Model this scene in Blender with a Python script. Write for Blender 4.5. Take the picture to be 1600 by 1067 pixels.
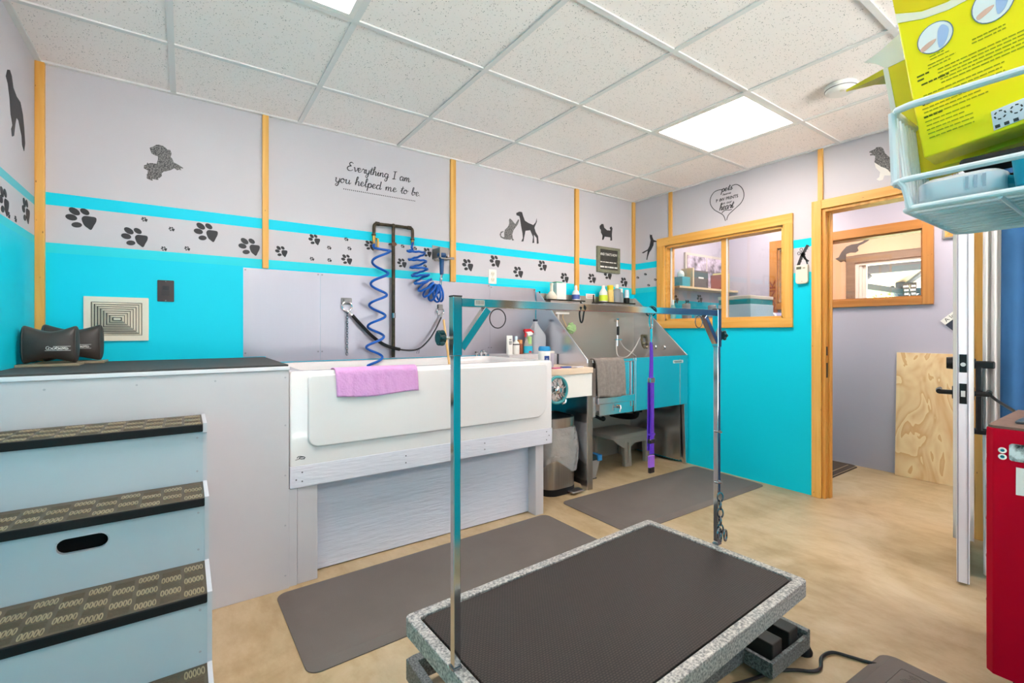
import bpy, bmesh, math, random
from mathutils import Vector, Matrix, Quaternion
random.seed(7)
for _o in list(bpy.data.objects): bpy.data.objects.remove(_o)
SC = bpy.context.scene
COL = SC.collection
# ---------------------------------------------------------------- camera, sky, exposure
cam = bpy.data.cameras.new('camera'); camo = bpy.data.objects.new('camera', cam); COL.objects.link(camo)
camo.location = (0, 0, 1.1309); camo.rotation_euler = (math.pi/2, 0, -math.radians(34.9514))
cam.sensor_width = 36; cam.lens = 36*730.33/1600; cam.shift_y = -15.23/1600; cam.clip_start = .02
SC.camera = camo
W = bpy.data.worlds.new('sky'); SC.world = W; W.use_nodes = True
W.node_tree.nodes['Background'].inputs[0].default_value = (.80, .90, 1, 1)
W.node_tree.nodes['Background'].inputs[1].default_value = 1.6
SC.view_settings.view_transform = 'Standard'; SC.view_settings.look = 'None'
SC.view_settings.gamma = 1; SC.view_settings.use_curve_mapping = False
SC.view_settings.exposure = 1.76
PANEL_W = 8.5      # emission of the ceiling light panels
sun = bpy.data.lights.new('sun', 'SUN'); sun.energy = 42.0; sun.angle = .02
suno = bpy.data.objects.new('sun', sun); COL.objects.link(suno); suno.rotation_euler = (math.radians(-38), 0, math.radians(-20))   # high behind the back wall
pl_ = bpy.data.lights.new('added_window_portal', 'AREA'); pl_.shape = 'RECTANGLE'; pl_.size = 2.7; pl_.size_y = 1.85; pl_.cycles.is_portal = True
plo = bpy.data.objects.new('added_window_portal', pl_); COL.objects.link(plo); plo.location = (1.85, -2.33, 1.17); plo.rotation_euler = (math.pi/2, 0, 0)  # portal for the unseen window added in the front wall
# ---------------------------------------------------------------- materials
def lin(h):
    h = h.lstrip('#'); r = []
    for i in (0, 2, 4):
        c = int(h[i:i+2], 16)/255
        r.append(c/12.92 if c <= .04045 else ((c+.055)/1.055)**2.4)
    return (*r, 1)
def nd(nt, t, **kw):
    n = nt.nodes.new(t)
    for k, v in kw.items(): setattr(n, k, v)
    return n
MATS = {}
def mat(name, col, rough=.5, metal=0, var=None, var2=None, bump=None, spec=.5, trans=0, emit=None, es=1, alpha=1, coat=0, scale=(1,1,1), ior=1.45):
    """var=(noise scale, other colour hex, contrast); bump=(scale, strength)"""
    if name in MATS: return MATS[name]
    m = bpy.data.materials.new(name); m.use_nodes = True; nt = m.node_tree; b = nt.nodes['Principled BSDF']
    I = b.inputs
    I['Base Color'].default_value = lin(col); I['Roughness'].default_value = rough; I['Metallic'].default_value = metal
    I['Specular IOR Level'].default_value = spec; I['Transmission Weight'].default_value = trans; I['Alpha'].default_value = alpha
    I['Coat Weight'].default_value = coat; I['IOR'].default_value = ior
    if emit: I['Emission Color'].default_value = lin(emit); I['Emission Strength'].default_value = es
    if var or bump:
        tc = nd(nt, 'ShaderNodeTexCoord'); mp = nd(nt, 'ShaderNodeMapping'); mp.inputs['Scale'].default_value = scale
        nt.links.new(tc.outputs['Object'], mp.inputs['Vector'])
    if var:
        n = nd(nt, 'ShaderNodeTexNoise'); n.inputs['Scale'].default_value = var[0]; n.inputs['Detail'].default_value = 6; n.inputs['Roughness'].default_value = .6
        nt.links.new(mp.outputs[0], n.inputs['Vector'])
        r = nd(nt, 'ShaderNodeValToRGB'); c = var[2]
        r.color_ramp.elements[0].position = .5-c; r.color_ramp.elements[1].position = .5+c
        r.color_ramp.elements[0].color = lin(col); r.color_ramp.elements[1].color = lin(var[1])
        nt.links.new(n.outputs['Fac'], r.inputs['Fac']); nt.links.new(r.outputs['Color'], I['Base Color'])
    if bump:
        n2 = nd(nt, 'ShaderNodeTexNoise'); n2.inputs['Scale'].default_value = bump[0]; n2.inputs['Detail'].default_value = 3
        nt.links.new(mp.outputs[0], n2.inputs['Vector'])
        bp = nd(nt, 'ShaderNodeBump'); bp.inputs['Strength'].default_value = bump[1]; bp.inputs['Distance'].default_value = .004
        nt.links.new(n2.outputs['Fac'], bp.inputs['Height']); nt.links.new(bp.outputs[0], I['Normal'])
    MATS[name] = m; return m
def wood(name, c1, c2, axis, s=1.0, rough=.45, knots=True):
    if name in MATS: return MATS[name]
    m = bpy.data.materials.new(name); m.use_nodes = True; nt = m.node_tree; b = nt.nodes['Principled BSDF']; b.inputs['Roughness'].default_value = rough
    tc = nd(nt, 'ShaderNodeTexCoord'); mp = nd(nt, 'ShaderNodeMapping')
    sc = [26*s, 26*s, 26*s]; sc[axis] = 1.6*s; mp.inputs['Scale'].default_value = sc
    nt.links.new(tc.outputs['Object'], mp.inputs['Vector'])
    n = nd(nt, 'ShaderNodeTexNoise'); n.inputs['Scale'].default_value = 1.0; n.inputs['Detail'].default_value = 5; n.inputs['Distortion'].default_value = .6
    nt.links.new(mp.outputs[0], n.inputs['Vector'])
    r = nd(nt, 'ShaderNodeValToRGB'); e = r.color_ramp.elements
    e[0].position = .32; e[1].position = .68; e[0].color = lin(c1); e[1].color = lin(c2)
    nt.links.new(n.outputs['Fac'], r.inputs['Fac'])
    out = r.outputs['Color']
    if knots:
        v = nd(nt, 'ShaderNodeTexVoronoi'); mp2 = nd(nt, 'ShaderNodeMapping'); s2 = [7, 7, 7]; s2[axis] = 2.2; mp2.inputs['Scale'].default_value = s2
        nt.links.new(tc.outputs['Object'], mp2.inputs['Vector']); nt.links.new(mp2.outputs[0], v.inputs['Vector'])
        kr = nd(nt, 'ShaderNodeValToRGB'); kr.color_ramp.elements[0].position = .03; kr.color_ramp.elements[1].position = .075
        kr.color_ramp.elements[0].color = (1, 1, 1, 1); kr.color_ramp.elements[1].color = (0, 0, 0, 1)
        nt.links.new(v.outputs['Distance'], kr.inputs['Fac'])
        mx = nd(nt, 'ShaderNodeMix', data_type='RGBA'); nt.links.new(kr.outputs['Color'], mx.inputs['Factor'])
        nt.links.new(out, mx.inputs['A']); mx.inputs['B'].default_value = lin('#7a4a22'); out = mx.outputs['Result']
    nt.links.new(out, b.inputs['Base Color']); MATS[name] = m; return m
LAV, TEAL, TEAL2 = '#cbc7cd', '#00d4ee', '#2ad6e6'
def banded(name, bands, base):
    """paint bands by height: list of (z_low, colour) from the floor up"""
    m = bpy.data.materials.new(name); m.use_nodes = True; nt = m.node_tree; b = nt.nodes['Principled BSDF']; b.inputs['Roughness'].default_value = .5; b.inputs['Specular IOR Level'].default_value = .25
    g = nd(nt, 'ShaderNodeTexCoord'); sx = nd(nt, 'ShaderNodeSeparateXYZ'); nt.links.new(g.outputs['Object'], sx.inputs[0])
    mr = nd(nt, 'ShaderNodeMath', operation='DIVIDE'); nt.links.new(sx.outputs['Z'], mr.inputs[0]); mr.inputs[1].default_value = 3.0
    r = nd(nt, 'ShaderNodeValToRGB'); cr = r.color_ramp; cr.interpolation = 'CONSTANT'
    cr.elements[0].position = 0; cr.elements[0].color = lin(base)
    cr.elements[1].position = bands[0][0]/3; cr.elements[1].color = lin(bands[0][1])
    for z, c in bands[1:]:
        e = cr.elements.new(z/3); e.color = lin(c)
    nt.links.new(mr.outputs[0], r.inputs['Fac']); nt.links.new(r.outputs['Color'], b.inputs['Base Color'])
    n = nd(nt, 'ShaderNodeTexNoise'); n.inputs['Scale'].default_value = 90; nt.links.new(g.outputs['Object'], n.inputs['Vector'])
    bp = nd(nt, 'ShaderNodeBump'); bp.inputs['Strength'].default_value = .06; bp.inputs['Distance'].default_value = .003
    nt.links.new(n.outputs['Fac'], bp.inputs['Height']); nt.links.new(bp.outputs[0], b.inputs['Normal'])
    MATS[name] = m; return m
m_wall = banded('painted_wall', [(1.499, TEAL2), (1.543, LAV), (1.712, TEAL), (1.777, LAV)], TEAL)
m_wall_left = banded('painted_wall_pale', [(1.524, TEAL2), (1.56, LAV), (1.70, '#5cc6d2'), (1.745, LAV)], TEAL)
m_hallpaint = banded('hall_paint', [(1.5, '#b9b4c4')], '#b9b4c4')
m_hallteal = banded('hall_paint_teal', [(1.42, '#b9b4c4')], TEAL)
m_peach = mat('peach_paint', '#f3c9a6', .6)
def ceiling_mat():
    m = bpy.data.materials.new('ceiling_tile'); m.use_nodes = True; nt = m.node_tree; b = nt.nodes['Principled BSDF']; b.inputs['Roughness'].default_value = .9
    tc = nd(nt, 'ShaderNodeTexCoord'); v = nd(nt, 'ShaderNodeTexVoronoi'); v.inputs['Scale'].default_value = 105; v.inputs['Randomness'].default_value = 1
    nt.links.new(tc.outputs['Object'], v.inputs['Vector'])
    n = nd(nt, 'ShaderNodeTexNoise'); n.inputs['Scale'].default_value = 40; n.inputs['Detail'].default_value = 4; nt.links.new(tc.outputs['Object'], n.inputs['Vector'])
    mu = nd(nt, 'ShaderNodeMath', operation='MULTIPLY'); nt.links.new(v.outputs['Distance'], mu.inputs[0]); nt.links.new(n.outputs['Fac'], mu.inputs[1])
    r = nd(nt, 'ShaderNodeValToRGB'); e = r.color_ramp.elements
    e[0].position = .05; e[0].color = lin('#7f7c78'); e[1].position = .10; e[1].color = lin('#fff6f2')
    nt.links.new(mu.outputs[0], r.inputs['Fac']); nt.links.new(r.outputs['Color'], b.inputs['Base Color'])
    bp = nd(nt, 'ShaderNodeBump'); bp.inputs['Strength'].default_value = .25; bp.inputs['Distance'].default_value = .003
    nt.links.new(mu.outputs[0], bp.inputs['Height']); nt.links.new(bp.outputs[0], b.inputs['Normal'])
    return m
m_ceil = ceiling_mat()
def concrete_mat():
    m = bpy.data.materials.new('concrete'); m.use_nodes = True; nt = m.node_tree; b = nt.nodes['Principled BSDF']; b.inputs['Roughness'].default_value = .42
    tc = nd(nt, 'ShaderNodeTexCoord')
    n1 = nd(nt, 'ShaderNodeTexNoise'); n1.inputs['Scale'].default_value = 2.2; n1.inputs['Detail'].default_value = 8; n1.inputs['Roughness'].default_value = .62; n1.inputs['Distortion'].default_value = .8
    mp = nd(nt, 'ShaderNodeMapping'); mp.inputs['Scale'].default_value = (6, 2.6, 6); mp.inputs['Rotation'].default_value = (0, 0, .5)
    n2 = nd(nt, 'ShaderNodeTexNoise'); n2.inputs['Scale'].default_value = 1.6; n2.inputs['Detail'].default_value = 7; n2.inputs['Roughness'].default_value = .7
    nt.links.new(tc.outputs['Object'], n1.inputs['Vector']); nt.links.new(tc.outputs['Object'], mp.inputs['Vector']); nt.links.new(mp.outputs[0], n2.inputs['Vector'])
    r = nd(nt, 'ShaderNodeValToRGB'); e = r.color_ramp.elements
    e[0].position = .36; e[0].color = lin('#9d865f'); e[1].position = .66; e[1].color = lin('#c0ad8f')
    x = e.new(.5); x.color = lin('#b09873')
    nt.links.new(n1.outputs['Fac'], r.inputs['Fac'])
    r2 = nd(nt, 'ShaderNodeValToRGB'); e = r2.color_ramp.elements
    e[0].position = .38; e[0].color = lin('#917c5c'); e[1].position = .58; e[1].color = lin('#bfae92')
    nt.links.new(n2.outputs['Fac'], r2.inputs['Fac'])
    mx = nd(nt, 'ShaderNodeMix', data_type='RGBA'); mx.inputs['Factor'].default_value = .3
    nt.links.new(r.outputs['Color'], mx.inputs['A']); nt.links.new(r2.outputs['Color'], mx.inputs['B']); nt.links.new(mx.outputs['Result'], b.inputs['Base Color'])
    return m
m_floor = concrete_mat()
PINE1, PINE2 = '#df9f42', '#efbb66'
m_pine_z = wood('pine_upright', PINE1, PINE2, 2)
m_pine_y = wood('pine_crosswise', PINE1, PINE2, 1)
m_pine_x = wood('pine_lengthwise', PINE1, PINE2, 0)
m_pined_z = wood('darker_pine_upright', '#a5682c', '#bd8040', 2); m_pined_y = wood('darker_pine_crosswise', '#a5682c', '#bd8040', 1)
m_paint = mat('lavender_grey_paint', '#cac6ca', .45, var=(3, '#c4c0c6', .3), bump=(60, .05))
m_stepface = mat('blue_grey_paint', '#bdc5cd', .45, var=(4, '#b4c0ca', .3), bump=(60, .05))
m_grain = mat('grained_painted_board', '#d2d5e4', .5, bump=(9, .8), scale=(1.2, 1, 9))
m_grainbeam = mat('grained_painted_beam', '#dcdbe6', .5, bump=(14, .5), scale=(1, 1, 8))
m_tub = mat('white_fibreglass', '#e6e3e4', .16, coat=.5)
m_steel = mat('satin_steel', '#cfcdd2', .34, 1, bump=(50, .04), scale=(1, 1, .05))
m_steel2 = mat('tub_steel', '#dcdce0', .22, 1)
m_sheet = mat('backsplash_steel', '#b5b2ba', .42, .85, var=(2.5, '#a9a6b1', .35), bump=(60, .05), scale=(1, 1, .06))
m_polish = mat('polished_steel', '#cfd0d2', .1, 1)
m_chrome = mat('chrome', '#dcdcdc', .08, 1)
m_chain = mat('chain_metal', '#8e949c', .25, 1)
m_dark = mat('dark_plastic', '#1d1d1f', .4)
m_blackrub = mat('black_rubber', '#161517', .6, spec=.3)
m_mat = mat('grey_rubber_mat', '#69625e', .75, var=(5, '#615a56', .3), bump=(220, .25))
m_decal = mat('black_vinyl', '#37363a', .6)
m_decalgrey = mat('faded_vinyl', '#7b7a79', .6, var=(120, '#b5b3b6', .12))
m_decalspeck = mat('speckled_vinyl', '#37363a', .6, var=(160, '#8d8b8a', .1))
m_decallight = mat('pale_vinyl', '#e9e5e0', .6)
m_white = mat('white_plastic', '#ece9e4', .35)
m_offwhite = mat('off_white_plastic', '#e2ddcc', .4)
m_blue = mat('blue_hose', '#0f5cba', .28)
m_navy = mat('navy_nozzle', '#1c4a7c', .35)
m_pipe = mat('blackened_pipe', '#332d26', .35, .7, var=(30, '#5a4f3d', .2))
m_brass = mat('brass', '#a8894e', .3, 1)
m_emit = mat('light_diffuser', '#ffffff', .5, emit='#fff3ea', es=PANEL_W)
m_glass = mat('window_glass', '#ffffff', .02, trans=1, ior=1.02, spec=.5)
def thin_glass():
    m = bpy.data.materials.new('pane_glass'); m.use_nodes = True; nt = m.node_tree
    for n in list(nt.nodes): nt.nodes.remove(n)
    o = nd(nt, 'ShaderNodeOutputMaterial'); t = nd(nt, 'ShaderNodeBsdfTransparent'); t.inputs[0].default_value = (.95, .96, .97, 1)
    g = nd(nt, 'ShaderNodeBsdfGlossy'); g.inputs['Roughness'].default_value = .01
    f = nd(nt, 'ShaderNodeFresnel'); f.inputs['IOR'].default_value = 1.5; mx = nd(nt, 'ShaderNodeMixShader')
    nt.links.new(f.outputs[0], mx.inputs[0]); nt.links.new(t.outputs[0], mx.inputs[1]); nt.links.new(g.outputs[0], mx.inputs[2]); nt.links.new(mx.outputs[0], o.inputs[0])
    return m
m_pane = thin_glass()
# ---------------------------------------------------------------- mesh helpers
class MB:
    def __init__(s): s.v = []; s.f = []; s.mi = []
    def add(s, vs, fs, mi=0):
        o = len(s.v); s.v += [tuple(v) for v in vs]
        for f in fs: s.f.append([o+i for i in f]); s.mi.append(mi)
        return s
    def box(s, x0, y0, z0, x1, y1, z1, mi=0, M=None):
        vs = [Vector(p) for p in ((x0,y0,z0),(x1,y0,z0),(x1,y1,z0),(x0,y1,z0),(x0,y0,z1),(x1,y0,z1),(x1,y1,z1),(x0,y1,z1))]
        if M: vs = [M @ v for v in vs]
        return s.add(vs, [(0,3,2,1),(4,5,6,7),(0,1,5,4),(1,2,6,5),(2,3,7,6),(3,0,4,7)], mi)
    def rings(s, R, mi=0, caps=(True, True), closed=True):
        n = len(R[0]); vs = [p for r in R for p in r]; fs = []
        for a in range(len(R)-1):
            for i in range(n if closed else n-1):
                j = (i+1) % n; fs.append((a*n+i, a*n+j, (a+1)*n+j, (a+1)*n+i))
        if caps[0]: fs.append(tuple(reversed(range(n))))
        if caps[1]: fs.append(tuple((len(R)-1)*n+i for i in range(n)))
        return s.add(vs, fs, mi)
    def tube(s, pts, r, n=8, mi=0, closed=False, flat=1.0):
        pts = [Vector(p) for p in pts]; N = len(pts); R = []; prev = None
        for i, p in enumerate(pts):
            if closed: t = pts[(i+1) % N]-pts[i-1]
            else: t = pts[min(i+1, N-1)]-pts[max(i-1, 0)]
            if t.length < 1e-9: t = Vector((0, 0, 1))
            t.normalize()
            if prev is None:
                u = Vector((0, 0, 1)) if abs(t.z) < .9 else Vector((1, 0, 0))
            else: u = prev
            u = (u-t*u.dot(t)); u.normalize(); prev = u; w = t.cross(u)
            rr = r[i] if isinstance(r, (list, tuple)) else r
            R.append([p+u*(rr*math.cos(2*math.pi*k/n))+w*(rr*flat*math.sin(2*math.pi*k/n)) for k in range(n)])
        if closed: R.append(R[0]); return s.rings(R, mi, (False, False))
        return s.rings(R, mi)
    def cyl(s, p0, p1, r0, r1=None, n=16, mi=0):
        return s.tube([p0, p1], [r0, r0 if r1 is None else r1], n, mi)
    def lathe(s, prof, c, n=24, mi=0, sx=1, sy=1, M=None):
        R = []
        for r, z in prof:
            ring = [Vector((sx*r*math.cos(2*math.pi*k/n), sy*r*math.sin(2*math.pi*k/n), z)) for k in range(n)]
            if M: ring = [M @ p for p in ring]
            R.append([p+Vector(c) for p in ring])
        return s.rings(R, mi)
    def prism(s, poly, fn, d0, d1, mi=0):
        a = [fn(p[0], p[1], d0) for p in poly]; b = [fn(p[0], p[1], d1) for p in poly]
        return s.rings([a, b], mi)
    def ribbon(s, pts, w, fn, d0, d1, mi=0, closed=False):
        P = [Vector((p[0], p[1])) for p in pts]; L = []; Rr = []; N = len(P)
        for i in range(N):
            t = (P[(i+1) % N]-P[i-1]) if closed else (P[min(i+1, N-1)]-P[max(i-1, 0)])
            if t.length < 1e-9: t = Vector((1, 0))
            t.normalize(); q = Vector((-t.y, t.x))
            ww = w[i] if isinstance(w, (list, tuple)) else w
            L.append(P[i]+q*ww/2); Rr.append(P[i]-q*ww/2)
        R = [[fn(*L[i], d0), fn(*Rr[i], d0), fn(*Rr[i], d1), fn(*L[i], d1)] for i in range(N)]
        if closed: R.append(R[0]); return s.rings(R, mi, (False, False))
        return s.rings(R, mi)
    def sphere(s, c, rx, ry=None, rz=None, n=16, m=10, mi=0):
        ry = rx if ry is None else ry; rz = rx if rz is None else rz
        R = []
        for j in range(m+1):
            a = -math.pi/2+math.pi*j/m; k = max(math.cos(a), .01)
            R.append([Vector((c[0]+rx*k*math.cos(2*math.pi*i/n), c[1]+ry*k*math.sin(2*math.pi*i/n), c[2]+rz*math.sin(a))) for i in range(n)])
        return s.rings(R, mi)
    def build(s, name, mats, parent=None, origin=None, local=False, bevel=0, seg=2, smooth=35, sub=0, solid=0, fix=True):
        me = bpy.data.meshes.new(name); o = bpy.data.objects.new(name, me); COL.objects.link(o)
        if not isinstance(mats, (list, tuple)): mats = [mats]
        if local: off = Vector((0, 0, 0))
        elif parent is not None: off = ORG[parent.name]
        elif origin is not None: off = Vector(origin)
        else:
            xs = [v[0] for v in s.v]; ys = [v[1] for v in s.v]; zs = [v[2] for v in s.v]
            off = Vector(((min(xs)+max(xs))/2, (min(ys)+max(ys))/2, min(zs)))
        me.from_pydata([Vector(v)-off for v in s.v], [], s.f)
        for i, p in enumerate(me.polygons): p.material_index = s.mi[i]
        for m in mats: me.materials.append(m)
        if fix:
            bm = bmesh.new(); bm.from_mesh(me); bmesh.ops.remove_doubles(bm, verts=bm.verts, dist=1e-6)
            bmesh.ops.recalc_face_normals(bm, faces=bm.faces); bm.to_mesh(me); bm.free()
        if smooth:
            for p in me.polygons: p.use_smooth = True
            me.set_sharp_from_angle(angle=math.radians(smooth))
        if solid:
            md = o.modifiers.new('thickness', 'SOLIDIFY'); md.thickness = solid; md.offset = 0
        if bevel:
            md = o.modifiers.new('bevel', 'BEVEL'); md.width = bevel; md.segments = seg; md.limit_method = 'ANGLE'; md.angle_limit = math.radians(40)
        if sub:
            md = o.modifiers.new('subdivision', 'SUBSURF'); md.levels = sub; md.render_levels = sub
        if parent is not None: o.parent = parent; ORG[o.name] = off
        else: o.location = off; ORG[o.name] = off
        return o
ORG = {}
def tag(o, label, cat, group=None, kind=None):
    o['label'] = label; o['category'] = cat
    if group: o['group'] = group
    if kind: o['kind'] = kind
    return o
def thing(name, label, cat, loc=(0,0,0), group=None, rotz=0):
    o = bpy.data.objects.new(name, None); COL.objects.link(o); o.location = loc; o.rotation_euler = (0, 0, rotz); o.empty_display_size = .05
    ORG[o.name] = Vector(loc); return tag(o, label, cat, group)
def struct(name, mb, m, **kw):
    kw.setdefault('origin', (0, 0, 0)); kw.setdefault('smooth', 0)
    o = mb.build(name, m, **kw); o['kind'] = 'structure'; return o
def smoothpts(P, k=6, closed=False):
    P = [Vector(p) for p in P]; out = []; n = len(P)
    for i in range(n if closed else n-1):
        p0 = P[i-1] if (i > 0 or closed) else P[i]; p1 = P[i]; p2 = P[(i+1) % n]; p3 = P[(i+2) % n] if (closed or i+2 < n) else p2
        for j in range(k):
            t = j/k; out.append(.5*((2*p1)+(p2-p0)*t+(2*p0-5*p1+4*p2-p3)*t*t+(3*p1-p0-3*p2+p3)*t*t*t))
    if not closed: out.append(P[-1])
    return out
def rrect(x0, z0, x1, z1, r, k=5):
    r4 = r if isinstance(r, (list, tuple)) else (r, r, r, r); out = []
    for (cx, cz, a, q) in ((x1-r4[0], z0+r4[0], -90, r4[0]), (x1-r4[1], z1-r4[1], 0, r4[1]), (x0+r4[2], z1-r4[2], 90, r4[2]), (x0+r4[3], z0+r4[3], 180, r4[3])):
        for i in range(k+1):
            t = math.radians(a+90*i/k); out.append((cx+q*math.cos(t), cz+q*math.sin(t)))
    return out
def ell(cx, cz, rx, rz, rot=0, n=18):
    c, s = math.cos(math.radians(rot)), math.sin(math.radians(rot))
    return [(cx+rx*math.cos(2*math.pi*i/n)*c-rz*math.sin(2*math.pi*i/n)*s, cz+rx*math.cos(2*math.pi*i/n)*s+rz*math.sin(2*math.pi*i/n)*c) for i in range(n)]
def plate_hole(mb, outer, holes, fn, d0, d1, mi=0):
    """flat plate with holes, given as outlines in the plate's own plane"""
    bm = bmesh.new(); es = []
    for lp in [outer]+holes:
        vs = [bm.verts.new((p[0], p[1], 0)) for p in lp]
        for i in range(len(vs)): es.append(bm.edges.new((vs[i], vs[(i+1) % len(vs)])))
    bmesh.ops.triangle_fill(bm, use_beauty=True, use_dissolve=False, edges=es); bm.verts.index_update()
    P = [(v.co.x, v.co.y) for v in bm.verts]; F = [[v.index for v in f.verts] for f in bm.faces]; bm.free()
    for d in (d0, d1): mb.add([fn(a, b, d) for a, b in P], F, mi)
    for lp in [outer]+holes:
        mb.rings([[fn(a, b, d0) for a, b in lp], [fn(a, b, d1) for a, b in lp]], mi, (False, False))
    return mb
def dup(root, loc=None, label=None, rotz=None, scale=None):
    c = root.copy(); COL.objects.link(c)
    if loc is not None: c.location = loc
    if label: c['label'] = label
    if rotz is not None: c.rotation_euler = (0, 0, rotz)
    if scale is not None: c.scale = scale
    for ch in list(root.children):
        d = ch.copy(); COL.objects.link(d); d.parent = c
        for g in list(ch.children):
            e = g.copy(); COL.objects.link(e); e.parent = d
    return c
def text_polys(s, font_shear=0, bold=0):
    cu = bpy.data.curves.new('lettering', 'FONT'); cu.body = s; cu.shear = font_shear; cu.offset = bold; cu.resolution_u = 3
    cu.fill_mode = 'FRONT'
    o = bpy.data.objects.new('lettering', cu); COL.objects.link(o); bpy.context.view_layer.update()
    me = bpy.data.meshes.new_from_object(o.evaluated_get(bpy.context.evaluated_depsgraph_get()))
    vs = [(v.co.x, v.co.y) for v in me.vertices]; fs = [list(p.vertices) for p in me.polygons]
    bpy.data.objects.remove(o); bpy.data.curves.remove(cu); bpy.data.meshes.remove(me); return vs, fs
def letter(mb, s, fn, a0, b0, w, h, d, mi=0, shear=0, bold=0, flip=False):
    """type s into the rectangle starting at (a0,b0), w wide (negative runs the other way), h high"""
    vs, fs = text_polys(s, shear, bold)
    x0 = min(v[0] for v in vs); x1 = max(v[0] for v in vs); y0 = min(v[1] for v in vs); y1 = max(v[1] for v in vs)
    mb.add([fn(a0+(x-x0)/(x1-x0)*w, b0+(y-y0)/(y1-y0)*h, d) for x, y in vs], fs, mi)
XL, XR, YB, YF, ZC = -.565, 3.547, 3.022, -2.3, 2.373
def on_back(a, b, d): return (a, YB-d, b)
def on_right(a, b, d): return (XR-d, a, b)
def on_left(a, b, d): return (XL+d, a, b)
def on_front(a, b, d): return (a, YF+d, b)
# ================================================================ the setting
T = .11
struct('floor', MB().box(XL-T, YF-T, -.1, 6.4, YB+T, 0), m_floor)
struct('wall_back', MB().box(XL-T, YB, 0, XR+T, YB+T, ZC+.05), m_wall)
struct('wall_left', MB().box(XL-T, YF-T, 0, XL, YB, ZC+.05), m_wall_left)
fx0, fx1, fz0, fz1 = .5, 3.2, .25, 2.1            # wide unseen window added behind the camera to bring in daylight
struct('wall_front', MB().box(XL, YF-T, 0, fx0, YF, ZC+.05).box(fx1, YF-T, 0, XR+T, YF, ZC+.05).box(fx0, YF-T, 0, fx1, YF, fz0).box(fx0, YF-T, fz1, fx1, YF, ZC+.05), m_wall)
wy0, wy1, wz0, wz1 = 1.643, 2.664, 1.228, 1.902      # window opening
dy0, dy1, dz1 = .645, 1.395, 1.962                    # doorway
wr = MB()
wr.box(XR, -.9, 0, XR+T, dy0, ZC+.05).box(XR, dy0, dz1, XR+T, dy1, ZC+.05).box(XR, dy1, 0, XR+T, wy0, ZC+.05)
wr.box(XR, wy0, 0, XR+T, wy1, wz0).box(XR, wy0, wz1, XR+T, wy1, ZC+.05).box(XR, wy1, 0, XR+T, YB, ZC+.05)
struct('wall_right', wr, m_wall)
struct('wall_right_near', MB().box(XR, YF, 0, XR+T, -.9, ZC+.05), mat('pale_grey_paint', '#c9c7cc', .5))  # unseen end of this wall, greyed for the crossbar's reflection
struct('wall_partition_added', MB().box(.80, -.40, 0, 1.50, -.30, 1.53), m_wall)  # unseen low wall added so the steel posts reflect teal
struct('trim_20', MB().box(1.5, -.405, 0, 1.62, -.295, 1.53), wood('added_partition_post', '#8f6a45', '#a47e55', 2))  # brown end post added for its reflection in the steel bar
# ceiling: tiles lying in a white tee grid, two tiles replaced by light panels, two more panels added unseen for brightness
GX, GY, GS = .559, 1.8988, .6096
P1 = (2.3874, 1.2892); P2 = (-.0506, 1.2892); P3 = (2.3874, -1.1492); P4 = (-.0506, -1.1492)
cm = MB()
xs = [XL]+[GX+GS*k for k in range(-1, 5)]+[XR]; ys = [YF]+[GY+GS*j for j in range(-6, 2)]+[YB]
for i in range(len(xs)-1):
    for j in range(len(ys)-1):
        if any(abs(xs[i]-p[0]) < .01 and abs(ys[j]-p[1]) < .01 for p in (P1, P2, P3, P4)): continue
        cm.box(xs[i], ys[j], ZC+.008, xs[i+1], ys[j+1], ZC+.022)
struct('ceiling', cm, m_ceil)
struct('ceiling_slab', MB().box(XL-T, YF-T, ZC+.12, XR+T, YB+T, ZC+.18), mat('slab_grey', '#888888', .9))
m_tee = mat('white_tee', '#e6e4e2', .45)
tg = MB()
for x in xs[1:-1]: tg.box(x-.012, YF, ZC, x+.012, YB, ZC+.007)
for y in ys[1:-1]: tg.box(XL, y-.012, ZC+.0005, XR, y+.012, ZC+.0072)
tg.box(XL, YB-.022, ZC-.001, XR, YB, ZC+.008).box(XL, YF, ZC-.001, XR, YF+.022, ZC+.008).box(XL, YF, ZC-.0012, XL+.022, YB, ZC+.008).box(XR-.022, YF, ZC-.0012, XR, YB, ZC+.008)
struct('trim_1', tg, m_tee)
for p, lb in ((P1, 'square white ceiling light panel in the tile grid before the window wall'), (P2, 'square white ceiling light panel at the top edge, near the left wall'), (P3, 'added unseen ceiling light panel over the near end of the room, door side'), (P4, 'added unseen ceiling light panel over the near end of the room, steps side')):
    t = thing('ceiling_light', lb, 'ceiling light', (p[0]+GS/2, p[1]+GS/2, ZC), 'ceiling light panels')
    x0, y0, x1, y1 = p[0]+.012, p[1]+.012, p[0]+GS-.012, p[1]+GS-.012; f = .022
    MB().box(x0, y0, ZC+.001, x1, y0+f, ZC+.016).box(x0, y1-f, ZC+.001, x1, y1, ZC+.016).box(x0, y0+f, ZC+.001, x0+f, y1-f, ZC+.016).box(x1-f, y0+f, ZC+.001, x1, y1-f, ZC+.016).build('frame', m_white, t, smooth=0)
    MB().box(x0+f, y0+f, ZC+.006, x1-f, y1-f, ZC+.012).build('diffuser', m_emit, t, smooth=0)
fw = MB()
for a, b in ((fx0, fx0+.06), ((fx0+fx1)/2-.03, (fx0+fx1)/2+.03), (fx1-.06, fx1)): fw.box(a, YF-.08, fz0, b, YF-.02, fz1)
fw.box(fx0+.06, YF-.08, fz0, fx1-.06, YF-.02, fz0+.06).box(fx0+.06, YF-.08, fz1-.06, fx1-.06, YF-.02, fz1)
fwo = struct('window_added', fw, m_white)
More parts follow.
